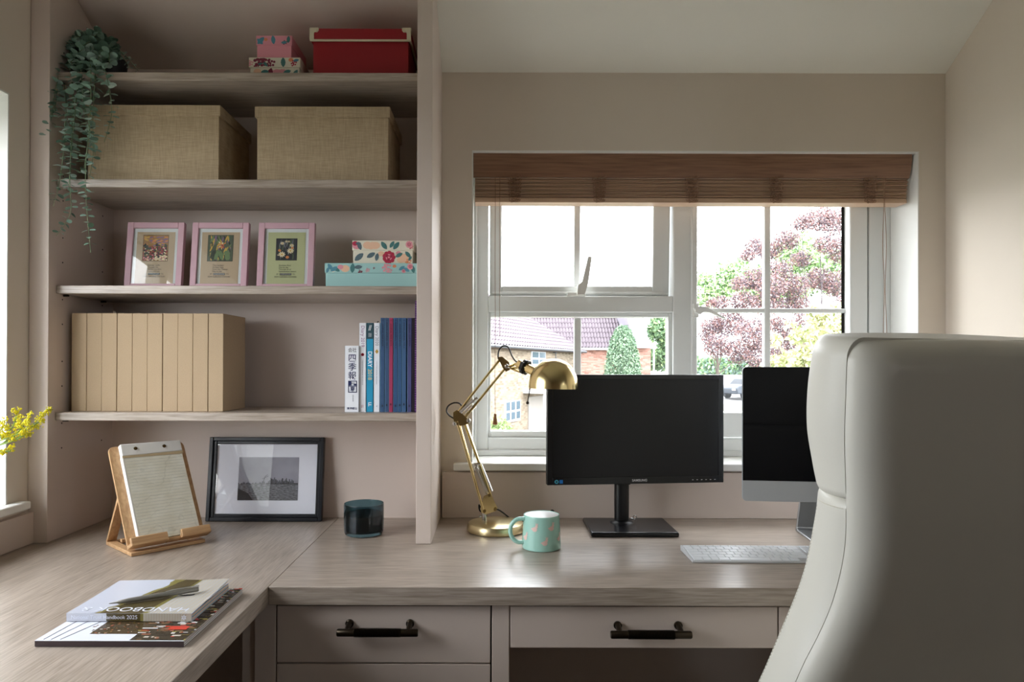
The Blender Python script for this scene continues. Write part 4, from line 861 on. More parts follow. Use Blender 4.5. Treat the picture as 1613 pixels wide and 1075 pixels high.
mb = MB(); d_ = (ax1-ax0).normalized(); c_ = A(828, 579, -.066)
kp = []
for k in range(48):
    kp.append(k)
rows = []
for off, rr in ((-.007, .0150), (-.006, .0185), (.004, .0185), (.006, .015)):
    u = d_.cross(Vector((0, 1, 0))).normalized(); v = d_.cross(u); rows.append([c_+d_*off+(u*math.cos(2*PI*k/48)+v*math.sin(2*PI*k/48))*(rr+.0015*(1 if (k//3) % 2 else 0)) for k in range(48)])
mb.grid(rows, None, True); mb.add(rows[0], [tuple(range(48))]); mb.add(rows[-1], [tuple(range(48))])
mb.build('tilt_knob', M_black, lamp)
# shade: tall dome open underneath
YH = 1.738; sc_ = at(871.5, 611, YH); prof = []
rs_, hs_ = 39.3/FPX*YH, 46.0/FPX*YH
for k in range(17):
    a_ = PI/2*k/16; prof.append((max(rs_*math.sin(a_)**.92, 1e-4), hs_*.99*math.cos(a_)**.95 if k < 16 else 0))
prof = prof+[(rs_, -.002), (rs_-.0015, -.002), (rs_-.002, 0)]+[(max(p_[0]-.002, 1e-4), p_[1]-.002) for p_ in prof[::-1][1:]]
MB().lathe(prof, 96, None, Matrix.Translation(sc_) @ Matrix.Rotation(R(1), 4, 'Y')).build('lamp_shade', mat('satin_brass', (222, 202, 148), .2, metal=1), lamp, smooth=60)
mb = MB(); mb.ball(sc_+Vector((-.005, 0, .03)), .026, None, 16); mb.tube([sc_+Vector((-.03, 0, .045)), sc_+Vector((-.012, 0, .036))], .014)
mb.build('bulb', mat('opal_bulb', (235, 232, 222), .2), lamp)
mb = MB(); mb.tube([A(836, 605, -.115), A(831, 634, -.115)], .0014); mb.ball(A(831, 635, -.115), .0042); mb.build('pull_rod', M_dbrass, lamp)
def smoothp(pts, n=6):
    out = []
    P = [Vector(p) for p in pts]
    for i in range(len(P)-1):
        p0, p1, p2, p3 = P[max(i-1, 0)], P[i], P[i+1], P[min(i+2, len(P)-1)]
        for k in range(n):
            t_ = k/n; out.append(.5*((2*p1)+(-p0+p2)*t_+(2*p0-5*p1+4*p2-p3)*t_*t_+(-p0+3*p1-3*p2+p3)*t_**3))
    out.append(P[-1]); return out
mb = MB()
mb.tube(smoothp([A(785, 566), A(785, 556), A(788, 549), A(794, 545), A(801, 548), A(806, 560, -.02), A(812, 569, -.035), A(819, 572, -.048)]), .0021, 8)
mb.build('power_cord', M_black, lamp); mb = MB()
mb.tube(smoothp([A(717, 661), A(708, 655), A(703.5, 648), A(706, 640), A(715, 635), A(724, 636), A(728, 642)]), .0021, 8)
mb.build('power_cord', M_black, lamp); mb = MB()
mb.tube(smoothp([A(757, 800, .004), A(754.5, 796, .01), A(757, 806, .014), A(770, 803, .02), A(785, 803.5, .03), (.05, 1.915, .768), (.068, 1.918, .7625)]), .0021, 8)
mb.build('power_cord', M_black, lamp); mb = MB()
mb.tube(smoothp([(.104, 1.92, .757), (.125, 1.93, .753), (.16, 1.98, .756), (.17, 2.008, .768)]), .0021, 8)
mb.build('power_cord', M_black, lamp)
MB().tube([(.17, 2.0119, .769), (.17, 2.0085, .769)], .007, 12).build('cord_grommet', M_black, lamp)
MB().tube([(.062, 1.917, .7635), (.066, 1.9172, .7625), (.102, 1.9195, .757), (.106, 1.92, .7565)], [.003, .0065, .0065, .003], 12).build('inline_switch', M_black, lamp)

# ------------------------------------------------------------------ black monitor
phi = R(6.3)
mo = thing('monitor', 'black widescreen monitor with matte dark screen, turned slightly away beside the lamp', 'monitor', (.3835, 1.852, .7505), phi)
w_ = .490; zb, zt_m = .8795-.7505, 1.1745-.7505
mb = MB(); mb.box(-w_/2, w_/2, 0, .018, zb, zt_m); mb.box(-w_/2+.03, w_/2-.03, .018, .045, zb+.03, zt_m-.03)
body = mb.build('housing', M_black, mo, bev=.003, seg=3)
mb = MB(); rect_frame(mb, -w_/2+.0005, w_/2-.0005, zb+.0005, zt_m-.0005, .0145, .0145, .0195, .0125, -.0035, 0)
mb.build('bezel', mat('bezel_black', (20, 20, 22), .25), mo, bev=.001)
MB().box(-w_/2+.014, w_/2-.014, -.0008, .0002, zb+.018, zt_m-.012).build('screen', M_screen, mo, smooth=0)
text('SAMSUNG', .0088, frm((.008, -.0037, zb+.0098), (1, 0, 0), (0, 0, 1)), mat('silver_print', (190, 190, 190), .4), mo, bold=.0002, spacing=1.05)
mb = MB()
for k in range(6): mb.box(.155+.0125*k, .159+.0125*k, -.0038, -.0035, zb+.0085, zb+.0098)
mb.build('button_marks', MATS['silver_print'], mo, smooth=0)
mb = MB(); T = frm((-w_/2+.02, -.0038, zb+.0095), (1, 0, 0), (0, 0, 1))
ell(mb, T, .0055, 0, .0058, .0052, 0, mat('sticker_cyan', (60, 150, 170), .4), 16, .0002); ell(mb, T, .0055, 0, .0025, .0025, 0, M_ink, 12, .0004); mb.box(.0135, .0225, -.0047, .0047, 0, .0003, mat('sticker_blue', (30, 110, 180), .4), T)
mb.build('energy_sticker', None, mo, smooth=0)
MB().lathe([(.022, 0), (.0225, .05), (.0225, .15), (.021, .155)], 32, None, Matrix.Translation((-.022, .062, .009)) @ Matrix.Diagonal((.92, .75, 1, 1))).lathe([(.034, 0), (.03, .005), (.023, .008)], 32, None, Matrix.Translation((-.022, .062, .011))).box(-.04, -.004, .04, .058, .12, .2).build('stand_neck', M_black, mo)
MB().box(-.13, .1, -.062, .115, 0, .0125).build('stand_base', mat('stand_gloss', (18, 19, 23), .25), mo, bev=.004, seg=3, T=Matrix.Rotation(-phi, 4, 'Z'))
mb = MB(); mb.tube([Vector((.012+.005*math.cos(q), .05, .027+.005*math.sin(q))) for q in [2*PI*k/16 for k in range(17)]], .0011, 6); mb.tube([(.002, .055, .024), (.008, .05, .024)], .0015)
mb.build('cable_clip', M_chrome, mo)

# ------------------------------------------------------------------ all-in-one computer
im = thing('desktop_computer', 'silver all-in-one computer with glossy black screen, partly hidden by the white chair', 'computer', (.9075, 1.752, .7505), R(-6))
w_ = .531; zb, zt_i, zc = .8485-.7505, 1.1965-.7505, .902-.7505
def rrect(x0, x1, z0, z1, r_, n=6):
    out = []
    for (cx, cz, a0) in ((x1-r_, z1-r_, 0), (x0+r_, z1-r_, 90), (x0+r_, z0+r_, 180), (x1-r_, z0+r_, 270)):
        for k in range(n+1): a_ = R(a0+90*k/n); out.append((cx+r_*math.cos(a_), cz+r_*math.sin(a_)))
    return out
MB().prism(rrect(-w_/2, w_/2, zb, zt_i, .011), 0, .006, 'y').build('housing', mat('imac_silver', (168, 171, 174), .42, metal=.35), im, bev=.001)
rows = []
for k in range(7):
    f = k/6; sc2 = math.cos(f*PI/2*.92); rows.append([Vector((x*sc2, .006+.035*f, (zb+zt_i)/2+(z-(zb+zt_i)/2)*sc2)) for (x, z) in rrect(-w_/2+.002, w_/2-.002, zb+.002, zt_i-.002, .011)])
mb = MB(); mb.grid(rows, None, True); mb.add(rows[-1], [tuple(range(len(rows[-1])))]); mb.build('back_shell', MATS['imac_silver'], im)
rp = rrect(-w_/2+.0008, w_/2-.0008, zc, zt_i-.0008, .0105); rp = [p_ for p_ in rp if p_[1] > zc+.012]+[(-w_/2+.0008, zc), (w_/2-.0008, zc)]
MB().prism(rp, -.0012, 0, 'y').build('screen', M_bglass, im)
mb = MB(); mb.prism([(.030, .20), (.036, .20), (.102, .012), (.106, .006), (.106, 0), (-.085, 0), (-.085, .004), (.088, .006), (.094, .012)], -.1, .1, 'x').build('stand', M_alu, im, bev=.002, seg=3)

# ------------------------------------------------------------------ keyboard
kb = thing('keyboard', 'thin silver keyboard with white keys in front of the computer', 'keyboard', (.4515, 1.561, .7505), R(-.6))
KW, KD = .43, .108
MB().prism([(0, 0), (KD, 0), (KD, .0125), (KD-.006, .0125), (0, .0048)], 0, KW, 'x').build('body', mat('keyboard_silver', (196, 198, 202), .4, metal=.2), kb, bev=.001)
M_key = mat('white_key', (232, 236, 242), .4)
def kz(y): return .0048+(.0077)*y/(KD-.006)
kbm = []
def keyrow(y0, d_, segs):
    for (xa_, xb_) in segs:
        mb = MB(); g_ = .0012
        vs = [(xa_+g_, y0+g_, kz(y0+g_)), (xb_-g_, y0+g_, kz(y0+g_)), (xb_-g_, y0+d_-g_, kz(y0+d_)), (xa_+g_, y0+d_-g_, kz(y0+d_))]
        vs += [(v[0], v[1], v[2]+.0016) for v in vs]
        mb.add(vs, [(0, 3, 2, 1), (4, 5, 6, 7), (0, 1, 5, 4), (1, 2, 6, 5), (2, 3, 7, 6), (3, 0, 4, 7)]); kbm.append(mb)
def seq(x, ws):
    out = []
    for v in ws: out.append((x, x+v)); x += v
    return out
U = .0186
ys = [.003+.0178*k for k in range(5)]
lay = [[U*1.2, U, U, U*1.3, U*5, U*1.3, U, U*1.2, ], [U*2.2]+[U]*10+[U*2.3], [U*1.7]+[U]*11+[U*1.8], [U*1.45]+[U]*12+[U*1.05], [U]*13+[U*1.5]]
for j in range(5):
    keyrow(ys[j], .0172, seq(.004, lay[j])); keyrow(ys[j], .0172, seq(.343, [U*1.05]*4))
    if j in (0, 3, 4): keyrow(ys[j], .0172, seq(.281, [U]*3))
    if j == 1: keyrow(ys[j], .0172, [(.281+U, .281+2*U)])
keyrow(ys[4]+.0178, .0095, seq(.004, [U*.97]*14)+seq(.281, [U]*3)+seq(.343, [U*1.05]*4))
kbm.sort(key=lambda m_: m_.v[0][0])
for k, mb in enumerate(kbm[:96]): mb.build('key', M_key, kb, smooth=0)
rest = MB()
for mb in kbm[96:]: rest.add(mb.v, mb.f)
o = rest.build('keys', M_key, kb, smooth=0, kind='stuff')

# ------------------------------------------------------------------ white leather chair
ch = thing('office_chair', 'white leather high-backed office chair seen from behind at the desk', 'office chair', (.768, 1.08, 0), R(18))
def interp(x, xs, ys_):
    if x <= xs[0]: return ys_[0]
    for i in range(len(xs)-1):
        if x <= xs[i+1]:
            h_ = xs[i+1]-xs[i]; t_ = (x-xs[i])/h_; n_2 = len(xs)-1
            def sl(k):
                a_, b_ = max(0, k-1), min(n_2, k+1); return (ys_[b_]-ys_[a_])/(xs[b_]-xs[a_])
            m0, m1 = sl(i)*h_, sl(i+1)*h_
            return (2*t_**3-3*t_*t_+1)*ys_[i]+(t_**3-2*t_*t_+t_)*m0+(-2*t_**3+3*t_*t_)*ys_[i+1]+(t_**3-t_*t_)*m1
    return ys_[-1]
def vr(z): return interp(z, [.45, .6, .74, .85, 1.0, 1.25], [.105, .095, .07, .045, .02, 0])
SZ = [.45, .55, .64, .72, .784, .845, .92, 1.006, 1.09, 1.17, 1.3]
SW = [.285, .30, .302, .283, .258, .242, .236, .246, .256, .259, .262]
EZ = [.45, .55, .64, .70, .771, .85, .93, .99, 1.04, 1.10, 1.16, 1.22, 1.3]
EW = [.275, .292, .288, .268, .246, .226, .217, .216, .231, .247, .250, .243, .228]
DEP = .085
def Wn(z, n, ztop, zbot, r_):
    """half width and rounding at section ends; n=0 seam,1 edge"""
    return interp(z, SZ, SW) if n == 0 else interp(z, EZ, EW)
def section(zbot, ztop, rtop, rbot, crown, name, closed_top):
    rows = []; N = 46
    zsn = [zbot+(ztop-zbot)*k/N for k in range(N+1)]
    # refine near both ends
    zsn = sorted(set([round(z, 5) for z in zsn]+[ztop-rtop*(1-math.sin(PI/2*k/9)) for k in range(10)]+[zbot+rbot*(1-math.sin(PI/2*k/6)) for k in range(7)]))
    for z in zsn:
        tt = max(0, (z-(ztop-rtop))/rtop) if rtop else 0; tb = max(0, ((zbot+rbot)-z)/rbot) if rbot else 0
        sh = rtop*(1-math.sqrt(max(0, 1-tt*tt))) + rbot*(1-math.sqrt(max(0, 1-tb*tb)))
        Ws, We = interp(z, SZ, SW)-sh, interp(z, EZ, EW)-sh*.8; v0 = vr(z); row = []
        nb = 10
        for k in range(nb+1):
            s_ = k/nb; b_ = .011*math.sin(PI*s_)**.8; row.append((-(Ws+(We-Ws)*s_+b_), v0+DEP*s_+.006))
        for k in range(1, 24):
            x = -1+2*k/24; row.append((x*We, v0+DEP+.006+.045*(1-abs(x)**2.5)*(1 if not (tt or tb) else math.sqrt(max(0, 1-max(tt, tb)**2))*.8+.2)))
        row += [(-p[0], p[1]) for p in row[:nb+1][::-1]]
        ct = max(0, (z-(ztop-.12))/.12)
        rows.append([Vector((x, v, z+crown*ct*(1-(x/.26)**2)+ .010*ct*max(0, (v-v0)/DEP if v-v0 < DEP else 1))) for (x, v) in row])
    mb = MB(); mb.grid(rows, None, True)
    for rw in (rows[0], rows[-1]): mb.add(rw, [tuple(range(len(rw)))])
    return mb.build(name, M_leather, ch, smooth=60)
section(.998, 1.240, .03, .014, .006, 'headrest', True)
section(.47, .996, .016, .03, 0, 'backrest', True)
# rear upholstery panel
rows = []; zt3 = 1.236; zb3 = .48
zz = [zb3+(zt3-zb3)*k/60 for k in range(61)]+[zt3-.05*(1-math.sin(PI/2*k/12)) for k in range(13)]
zz = sorted(set(round(z, 5) for z in zz))
for z in zz:
    tt = max(0, (z-(zt3-.034))/.034); sh = .034*(1-math.sqrt(max(0, 1-tt*tt)))
    W3 = interp(z, SZ, SW)-.001-sh; row = []
    fz_ = min(1, math.sqrt(max(0, 1-max(0, (z-(zt3-.05))/.05)**2))+.0)
    for k in range(61):
        x = math.sin(PI/2*(-1+2*k/60)); ax = abs(x)
        dd = max(0, (1-ax)*W3/.06); prof_ = math.sqrt(max(0, 1-(1-min(1, dd))**2))
        row.append(Vector((x*W3, vr(z)+.006-.040*prof_*fz_-.006*(1-ax*ax)*fz_, z+.006*max(0, (z-(zt3-.12))/.12)*(1-(x*W3/.26)**2))))
    rows.append(row)
mb = MB(); mb.grid(rows); mb.build('back_panel', M_leather, ch, smooth=60)
mb = MB()   # stitching dashes beside the crease and along the band edges
def stitch(fn, n):
    for k in range(n):
        a_, b_ = fn((k+.15)/n), fn((k+.75)/n); mb.tube([a_, b_], .0006, 4)
def bandpt(z, s_, off=.0006):
    Ws, We = interp(z, SZ, SW), interp(z, EZ, EW); return Vector((-(Ws+(We-Ws)*s_+.011*math.sin(PI*s_)**.8+off), vr(z)+DEP*s_+.006, z))
stitch(lambda t_: bandpt(.984, .05+.9*t_, .0), 18)
stitch(lambda t_: bandpt(1.222, .05+.9*t_, -.003), 18)
stitch(lambda t_: bandpt(.975-.35*t_, .93), 60)
mb.build('stitching', mat('thread_white', (210, 206, 190), .8), ch)
mb = MB(); mb.box(-.25, .25, .10, .49, .37, .455); mb.build('seat', M_leather, ch, bev=.04, seg=5)
mb = MB(); mb.box(-.05, .05, .07, .30, .33, .368); mb.box(-.04, .04, .055, .10, .33, .6); mb.build('back_bracket', M_chrome, ch, bev=.004)
MB().tube([(0, .33, .09), (0, .33, .25), (0, .33, .251), (0, .33, .368)], [.03, .03, .02, .02], 20).build('gas_column', M_chrome, ch)
for k in range(5):
    a_ = R(72*k+18); e = Vector((math.cos(a_)*.29, .33+math.sin(a_)*.29, 0))
    lg = MB().tube([(0, .33, .095), (e.x*.5, .33+(e.y-.33)*.5, .092), (e.x, e.y, .072)], [.028, .022, .014], 12).build('leg', M_chrome, ch)
    mb = MB(); mb.tube([(e.x, e.y, .072), (e.x, e.y, .05)], .006); 
    p_ = Vector((-math.sin(a_), math.cos(a_), 0))*.012
    for sg in (-1, 1): mb.tube([Vector((e.x, e.y, .0275))+p_*sg*1.6, Vector((e.x, e.y, .0275))+p_*sg*.5], .027, 20)
    mb.build('caster', M_black, lg)

# ------------------------------------------------------------------ trailing eucalyptus
M_euc = mat('eucalyptus_leaf', (134, 164, 148), .6, noise=.2, nscale=30); M_euc2 = mat('eucalyptus_leaf_pale', (172, 194, 184), .6); M_euc3 = mat('eucalyptus_leaf_dark', (98, 128, 110), .6); M_stem = mat('eucalyptus_stem', (116, 136, 104), .7)
pl = thing('hanging_plant', 'trailing eucalyptus plant in a dark pot hanging down from the top shelf', 'plant', (-1.035, 1.83, SH[0]))
MB().lathe([(.034, 0), (.042, .01), (.046, .06), (.047, .064), (.042, .064), (.04, .05), (.001, .05)], 32).build('pot', mat('dark_pot', (34, 36, 38), .5), pl)
rs = random.Random(21)
PL = Matrix.Translation((1.035, -1.83, -SH[0]))
def eleaf(mb, c, d, n, L, wd, m):
    d = d.normalized(); s_ = n.cross(d).normalized(); n2 = d.cross(s_)
    vs = [c]; K = 9
    for k in range(K):
        a_ = PI*k/(K-1)
    ring = []
    for k in range(12):
        a_ = 2*PI*k/12; x = L*.5*(1-math.cos(a_)); y = wd*.5*math.sin(a_)*(1-.15*math.cos(a_)); ring.append(c+d*(x+.002)+s_*y+n2*(-.10*L*(abs(y)/wd*2)**2*0+.12*abs(y)-.18*x*x/L))
    cm = c+d*(L*.5+.002)-n2*(.045*L)
    mb.add([cm]+ring, [(0, 1+k, 1+(k+1) % 12) for k in range(12)], m)
def strand(pts, name='strand', lsc=1.0, step=.0115, ms=None, l0=.0265):
    ms = ms or [M_euc, M_euc, M_euc2, M_euc3]
    P = smoothp(pts, 8); st = MB().tube(P, [.0013*(1-.5*i/len(P)) for i in range(len(P))], 5).build('stem', M_stem, pl, T=PL)
    mb = MB(); acc = 0; ln = sum((P[i+1]-P[i]).length for i in range(len(P)-1)); run = 0; q = rs.random()*3
    for i in range(len(P)-1):
        seg = P[i+1]-P[i]; run += seg.length; acc += seg.length
        if acc > step:
            acc = 0; f = run/ln; t_ = seg.normalized(); q += PI/2+rs.uniform(-.4, .4)
            h = t_.cross(Vector((0, 1, .3))).normalized(); h2 = t_.cross(h)
            o_ = h*math.cos(q)+h2*math.sin(q)
            sz = lsc*l0*(1-.42*f)*rs.uniform(.82, 1.15)
            for sg in (-1, 1):
                d = (o_*sg+t_*.15+Vector((0, 0, rs.uniform(-.15, .35)))+Vector((rs.uniform(-.2, .2), rs.uniform(-.2, .2), 0)))
                nrm = (t_*-1+Vector((rs.uniform(-.5, .5), rs.uniform(-1.1, .1), rs.uniform(-.3, .3)))).normalized()
                eleaf(mb, P[i], d, nrm, sz, sz*.82, rs.choice(ms))
    mb.build('leaves', None, st, smooth=60, T=PL)
root = Vector((-1.035, 1.83, SH[0]+.07))
def S_(*pp, y0=1.80, y1=1.725, **kw):
    n = len(pp); pts = [root+Vector((rs.uniform(-.03, .03), rs.uniform(-.03, .02), 0))]
    for i, (px, py) in enumerate(pp): pts.append(at(px, py, y0+(y1-y0)*min(1, i/1.5)))
    strand(pts, **kw)
S_((92, 88), (88, 150), (80, 190), (71, 221), lsc=.95)
S_((100, 75), (104, 160), (100, 240), (93, 290), (84, 325))
S_((112, 72), (115, 150), (112, 230), (110, 285), (112, 330), (104, 350), (88, 372))
S_((135, 72), (143, 110), (141, 200), (135, 260), (136, 320), (143, 398), y1=1.712)
S_((150, 85), (165, 110), (172, 140), (176, 175), (170, 205), (164, 224), lsc=.8)
S_((122, 68), (128, 140), (138, 190), (147, 235), (141, 280))
S_((104, 70), (92, 120), (84, 160), (78, 200), lsc=.9)
S_((126, 72), (122, 130), (118, 180), (112, 240), (108, 300), lsc=1.05)
S_((140, 68), (150, 100), (148, 150), (146, 200), (150, 245), lsc=1.05)
S_((132, 66), (128, 110), (133, 170), (138, 220), (132, 270), lsc=1.0, y1=1.73)
S_((160, 66), (180, 74), (200, 90), (218, 112), y0=1.84, y1=1.80, lsc=.55)
S_((165, 78), (190, 88), (205, 108), y0=1.83, y1=1.80, lsc=.6)
S_((85, 100), (90, 140), (86, 175), y1=1.72, lsc=1)
for k in range(34):
    e_ = at(rs.uniform(84, 176), rs.uniform(58, 116), rs.uniform(1.73, 1.84)); m_ = (root+e_)/2+Vector((0, 0, .03))
    strand([root, m_, e_], lsc=1.15, step=.010, ms=[M_euc, M_euc3, M_euc3, M_euc])

# ------------------------------------------------------------------ goldenrod in a vase on the left sill
gr = thing('flower_vase', 'sprays of yellow goldenrod reaching in from a vase on the side window sill', 'flowers', (-1.215, 1.47, .8622))
MB().lathe([(.028, 0), (.034, .004), (.036, .06), (.02, .10), (.019, .125), (.0165, .125), (.017, .1), (.032, .06), (.03, .008), (.001, .008)], 40).build('vase', mat('vase_glaze', (226, 226, 220), .25), gr)
GL = Matrix.Translation((1.215, -1.47, -.8622))
M_yel = mat('goldenrod_yellow', (232, 218, 40), .6); M_yel2 = mat('goldenrod_gold', (200, 192, 44), .6); M_gst = mat('green_stem', (122, 150, 62), .6)
rs = random.Random(9)
top_ = Vector((-1.215, 1.47, .985))
def sprig(end, n=10, ln=.05, mid=None):
    P = smoothp([top_-Vector((0, 0, .1)), top_, mid or (top_+end)/2+Vector((0, 0, .012)), end], 8)
    st = MB().tube(P, .0014, 6).build('stem', M_gst, gr, T=GL); mb = MB(); tw = MB()
    for k in range(n):
        i = int(len(P)*(.52+.46*k/n)); b_ = P[min(i, len(P)-1)]; t_ = (P[-1]-P[-4]).normalized(); a_ = k*2.4
        o_ = Vector((math.cos(a_)*.4, math.sin(a_)*.5, .3+.75*math.sin(a_*1.7)))
        e_ = b_+(o_.normalized()*.75+t_*.9)*ln*(1-.55*k/n)
        tw.tube([b_, (b_+e_)/2+Vector((0, 0, .004)), e_], .0006, 4)
        for q in range(26):
            f = rs.random(); c_ = b_+(e_-b_)*(.25+.75*f)+Vector((rs.uniform(-1, 1), rs.uniform(-1, 1), rs.uniform(-.6, 1)))*.0052
            r_ = rs.uniform(.0016, .0028)
            mb.add([c_+Vector(p_)*r_ for p_ in ((1, 0, 0), (-1, 0, 0), (0, 1, 0), (0, -1, 0), (0, 0, 1), (0, 0, -1))], [(0, 2, 4), (2, 1, 4), (1, 3, 4), (3, 0, 4), (2, 0, 5), (1, 2, 5), (3, 1, 5), (0, 3, 5)], rs.choice([M_yel, M_yel, M_yel2]))
    mb.build('blossom', None, st, smooth=0, T=GL); tw.build('twigs', M_gst, st, T=GL)
sprig(at(68, 661, 1.45), 13, .05, at(14, 690, 1.45)); sprig(at(40, 668, 1.47), 10, .042, at(2, 700, 1.47)); sprig(at(16, 711, 1.44), 6, .028, at(-20, 716, 1.44)); sprig(at(38, 686, 1.44), 8, .036, at(5, 700, 1.44)); sprig(at(-4, 676, 1.5), 10, .045)
sprig(at(28, 655, 1.5), 8, .036, at(0, 690, 1.49))

# ------------------------------------------------------------------ outside
GZ = -2.1
w = MB().box(-90, 90, -60, 200, GZ-.1, GZ).build('ground', mat('lawn', (84, 84, 70), .9, noise=.2, nscale=1.5), kind='structure', smooth=0)
MB().prism([(58, GZ-.02), (86, .02), (110, .02), (110, -.3), (58, GZ-.3)], 9, 70, 'x').build('road', mat('pale_tarmac', (112, 111, 110), .9), kind='structure', smooth=0)
def pantile(name, P0, P1, P2, P3, mt, cols, rows_, parent, amp=.05, edge=None):
    """P0,P1 eaves; P3,P2 ridge"""
    P0, P1, P2, P3 = map(Vector, (P0, P1, P2, P3)); n = (P1-P0).cross(P3-P0).normalized()
    if n.z < 0: n = -n
    rws = []
    for j in range(rows_*2+1):
        f = (j//2+(j % 2))/rows_ if j else 0
        f = min(1, (j+1)//2/rows_); lift = .045 if j % 2 == 0 else .0
        r_ = []
        for i in range(cols*6+1):
            g_ = i/(cols*6); a_, b_ = P0+(P1-P0)*g_, P3+(P2-P3)*g_
            r_.append(a_+(b_-a_)*f+n*(amp*math.cos(2*PI*i/6)+lift))
        rws.append(r_)
    mb = MB(); mb.grid(rws, mt)
    k = [P0, P1, P2, P3]; d = -n*.12
    mb.add([p_+d for p_ in k]+[p_-n*.02 for p_ in k], [(0, 1, 2, 3), (0, 1, 5, 4), (1, 2, 6, 5), (2, 3, 7, 6), (3, 0, 4, 7)], mt)
    mb.m = []; return mb.build(name, mt, parent, smooth=40)
M_outw = mat('outdoor_white', (200, 202, 205), .6)
M_tile = mat('mauve_tile', (99, 90, 96), .85, noise=.12, nscale=2); M_render = brickmat('pale_brick', (153, 138, 119), (106, 92, 76), (122, 114, 102), 1, ax='xz', bw=.3, bh=.09)
M_brick = brickmat('orange_brick', (182, 135, 121), (125, 84, 72), (143, 124, 114), 1, ax='xz', bw=.3, bh=.09)
M_wpane = mat('far_pane', (75, 90, 103), .15)
# cottage: local x along facade
L0 = at(752, 543, 27); L1 = at(909, 551.5, 39.5); ez = 2.1
fd = Vector((L1.x-L0.x, L1.y-L0.y, 0)); fl_ = fd.length; ang = math.atan2(fd.y, fd.x)
h1 = thing('cottage', 'pale buff brick cottage with mauve pantiled hipped roof across the street', 'house', (L0.x, L0.y, GZ), ang)
x_l = -8
def lx(px, py, side=0):
    """pixel on facade plane -> local x,z"""
    d = at(px, py, 1)-Vector((0, 0, CZ)); n = Vector((-math.sin(ang), math.cos(ang))); k = (L0.x*n.x+L0.y*n.y)/(d.x*n.x+d.y*n.y); p_ = Vector((d.x*k, d.y*k)); z = CZ+d.z*k
    return ((p_.x-L0.x)*math.cos(ang)+(p_.y-L0.y)*math.sin(ang), z-GZ)
eh = ez-GZ
MB().box(x_l, fl_, 0, 7, 0, eh).build('wall', M_render, h1, smooth=0)
pantile('roof', (x_l, -.35, eh-.08), (fl_+.4, -.35, eh-.08), (fl_-4.5, 4.2, eh+3.2), (x_l, 4.2, eh+3.2), M_tile, 70, 16, h1, .035)
MB().add([(fl_+.4, -.35, eh), (fl_+.4, 8, eh), (fl_-4.5, 4.2, eh+3.2)], [(0, 1, 2)]).add([(x_l, 8, eh), (fl_+.4, 8, eh), (fl_-4.5, 4.2, eh+3.2), (x_l, 4.2, eh+3.2)], [(0, 1, 2, 3)]).build('roof_slope', M_tile, h1, smooth=0)
mb = MB(); mb.tube([(x_l, -.42, eh-.14), (fl_+.4, -.42, eh-.14)], .07, 8); mb.build('gutter', mat('grey_gutter', (70, 72, 78), .5), h1)
mb = MB(); mb.box(x_l, fl_+.1, -.3, 0, eh-.24, eh-.10); mb.build('eaves_board', mat('eaves_brown', (86, 70, 59), .8), h1)
def fwin(parent, x0, x1, z0, z1, y=-.02, bars=2):
    f = MB(); f.box(x0, x1, y-.04, y+.04, z0, z1); o = f.build('window', M_outw, parent, smooth=0)
    mb = MB(); n = bars; w_ = (x1-x0)/n
    for i in range(n):
        for j in range(2): mb.box(x0+w_*i+.09, x0+w_*(i+1)-.09, y-.06, y-.03, z0+.1+(z1-z0-.1)*j/2, z0-.04+(z1-z0)*(j+1)/2)
    mb.build('pane', M_wpane, o, smooth=0); return o
a_, b_ = lx(836, 549), lx(858, 577); fwin(h1, a_[0], b_[0], b_[1], min(a_[1], eh-.25))
a_, b_ = lx(794, 633), lx(818, 662); fwin(h1, a_[0], b_[0], b_[1], a_[1], bars=3)
a_, b_ = lx(824, 610), lx(862, 616); MB().box(a_[0], b_[0], -1.1, 0, b_[1], b_[1]+.12).box(a_[0]+.1, a_[0]+.2, -1.05, -.95, 0, b_[1]).box(b_[0]-.2, b_[0]-.1, -1.05, -.95, 0, b_[1]).build('porch', M_outw, h1, smooth=0)
MB().box(a_[0]+.6, b_[0]-.4, -.06, 0, 0, b_[1]-.2).build('door', mat('far_door', (146, 140, 134), .6), h1, smooth=0)
a_ = lx(872, 549); MB().box(a_[0]-.1, a_[0]+.1, -.16, 0, a_[1]-.25, a_[1]).tube([(a_[0], -.12, 0), (a_[0], -.12, a_[1])], .02).build('alarm_box', mat('slate_box', (58, 70, 82), .6), h1)
c_ = lx(890, 500); 
# brick house behind the conifer
Yh = 46; b0 = at(903, 547, Yh); b1 = at(1017, 540, Yh)
h2 = thing('brick_house', 'orange brick house with pantiled gable roof behind the conifer', 'house', (b0.x, Yh, GZ)); wl = b1.x-b0.x; e2 = b0.z-GZ
gx = at(990, 540, Yh).x-b0.x
MB().box(-3, wl, 0, 9, 0, e2).build('wall', M_brick, h2, smooth=0)
pantile('roof', (-3, -.35, e2-.05), (gx, -.35, e2-.05), (gx, 5, e2+4.2), (-3, 5, e2+4.2), M_tile, 32, 12, h2, .06)
MB().box(-3, gx, -.42, -.3, e2-.2, e2-.05).build('gutter', M_outw, h2, smooth=0)
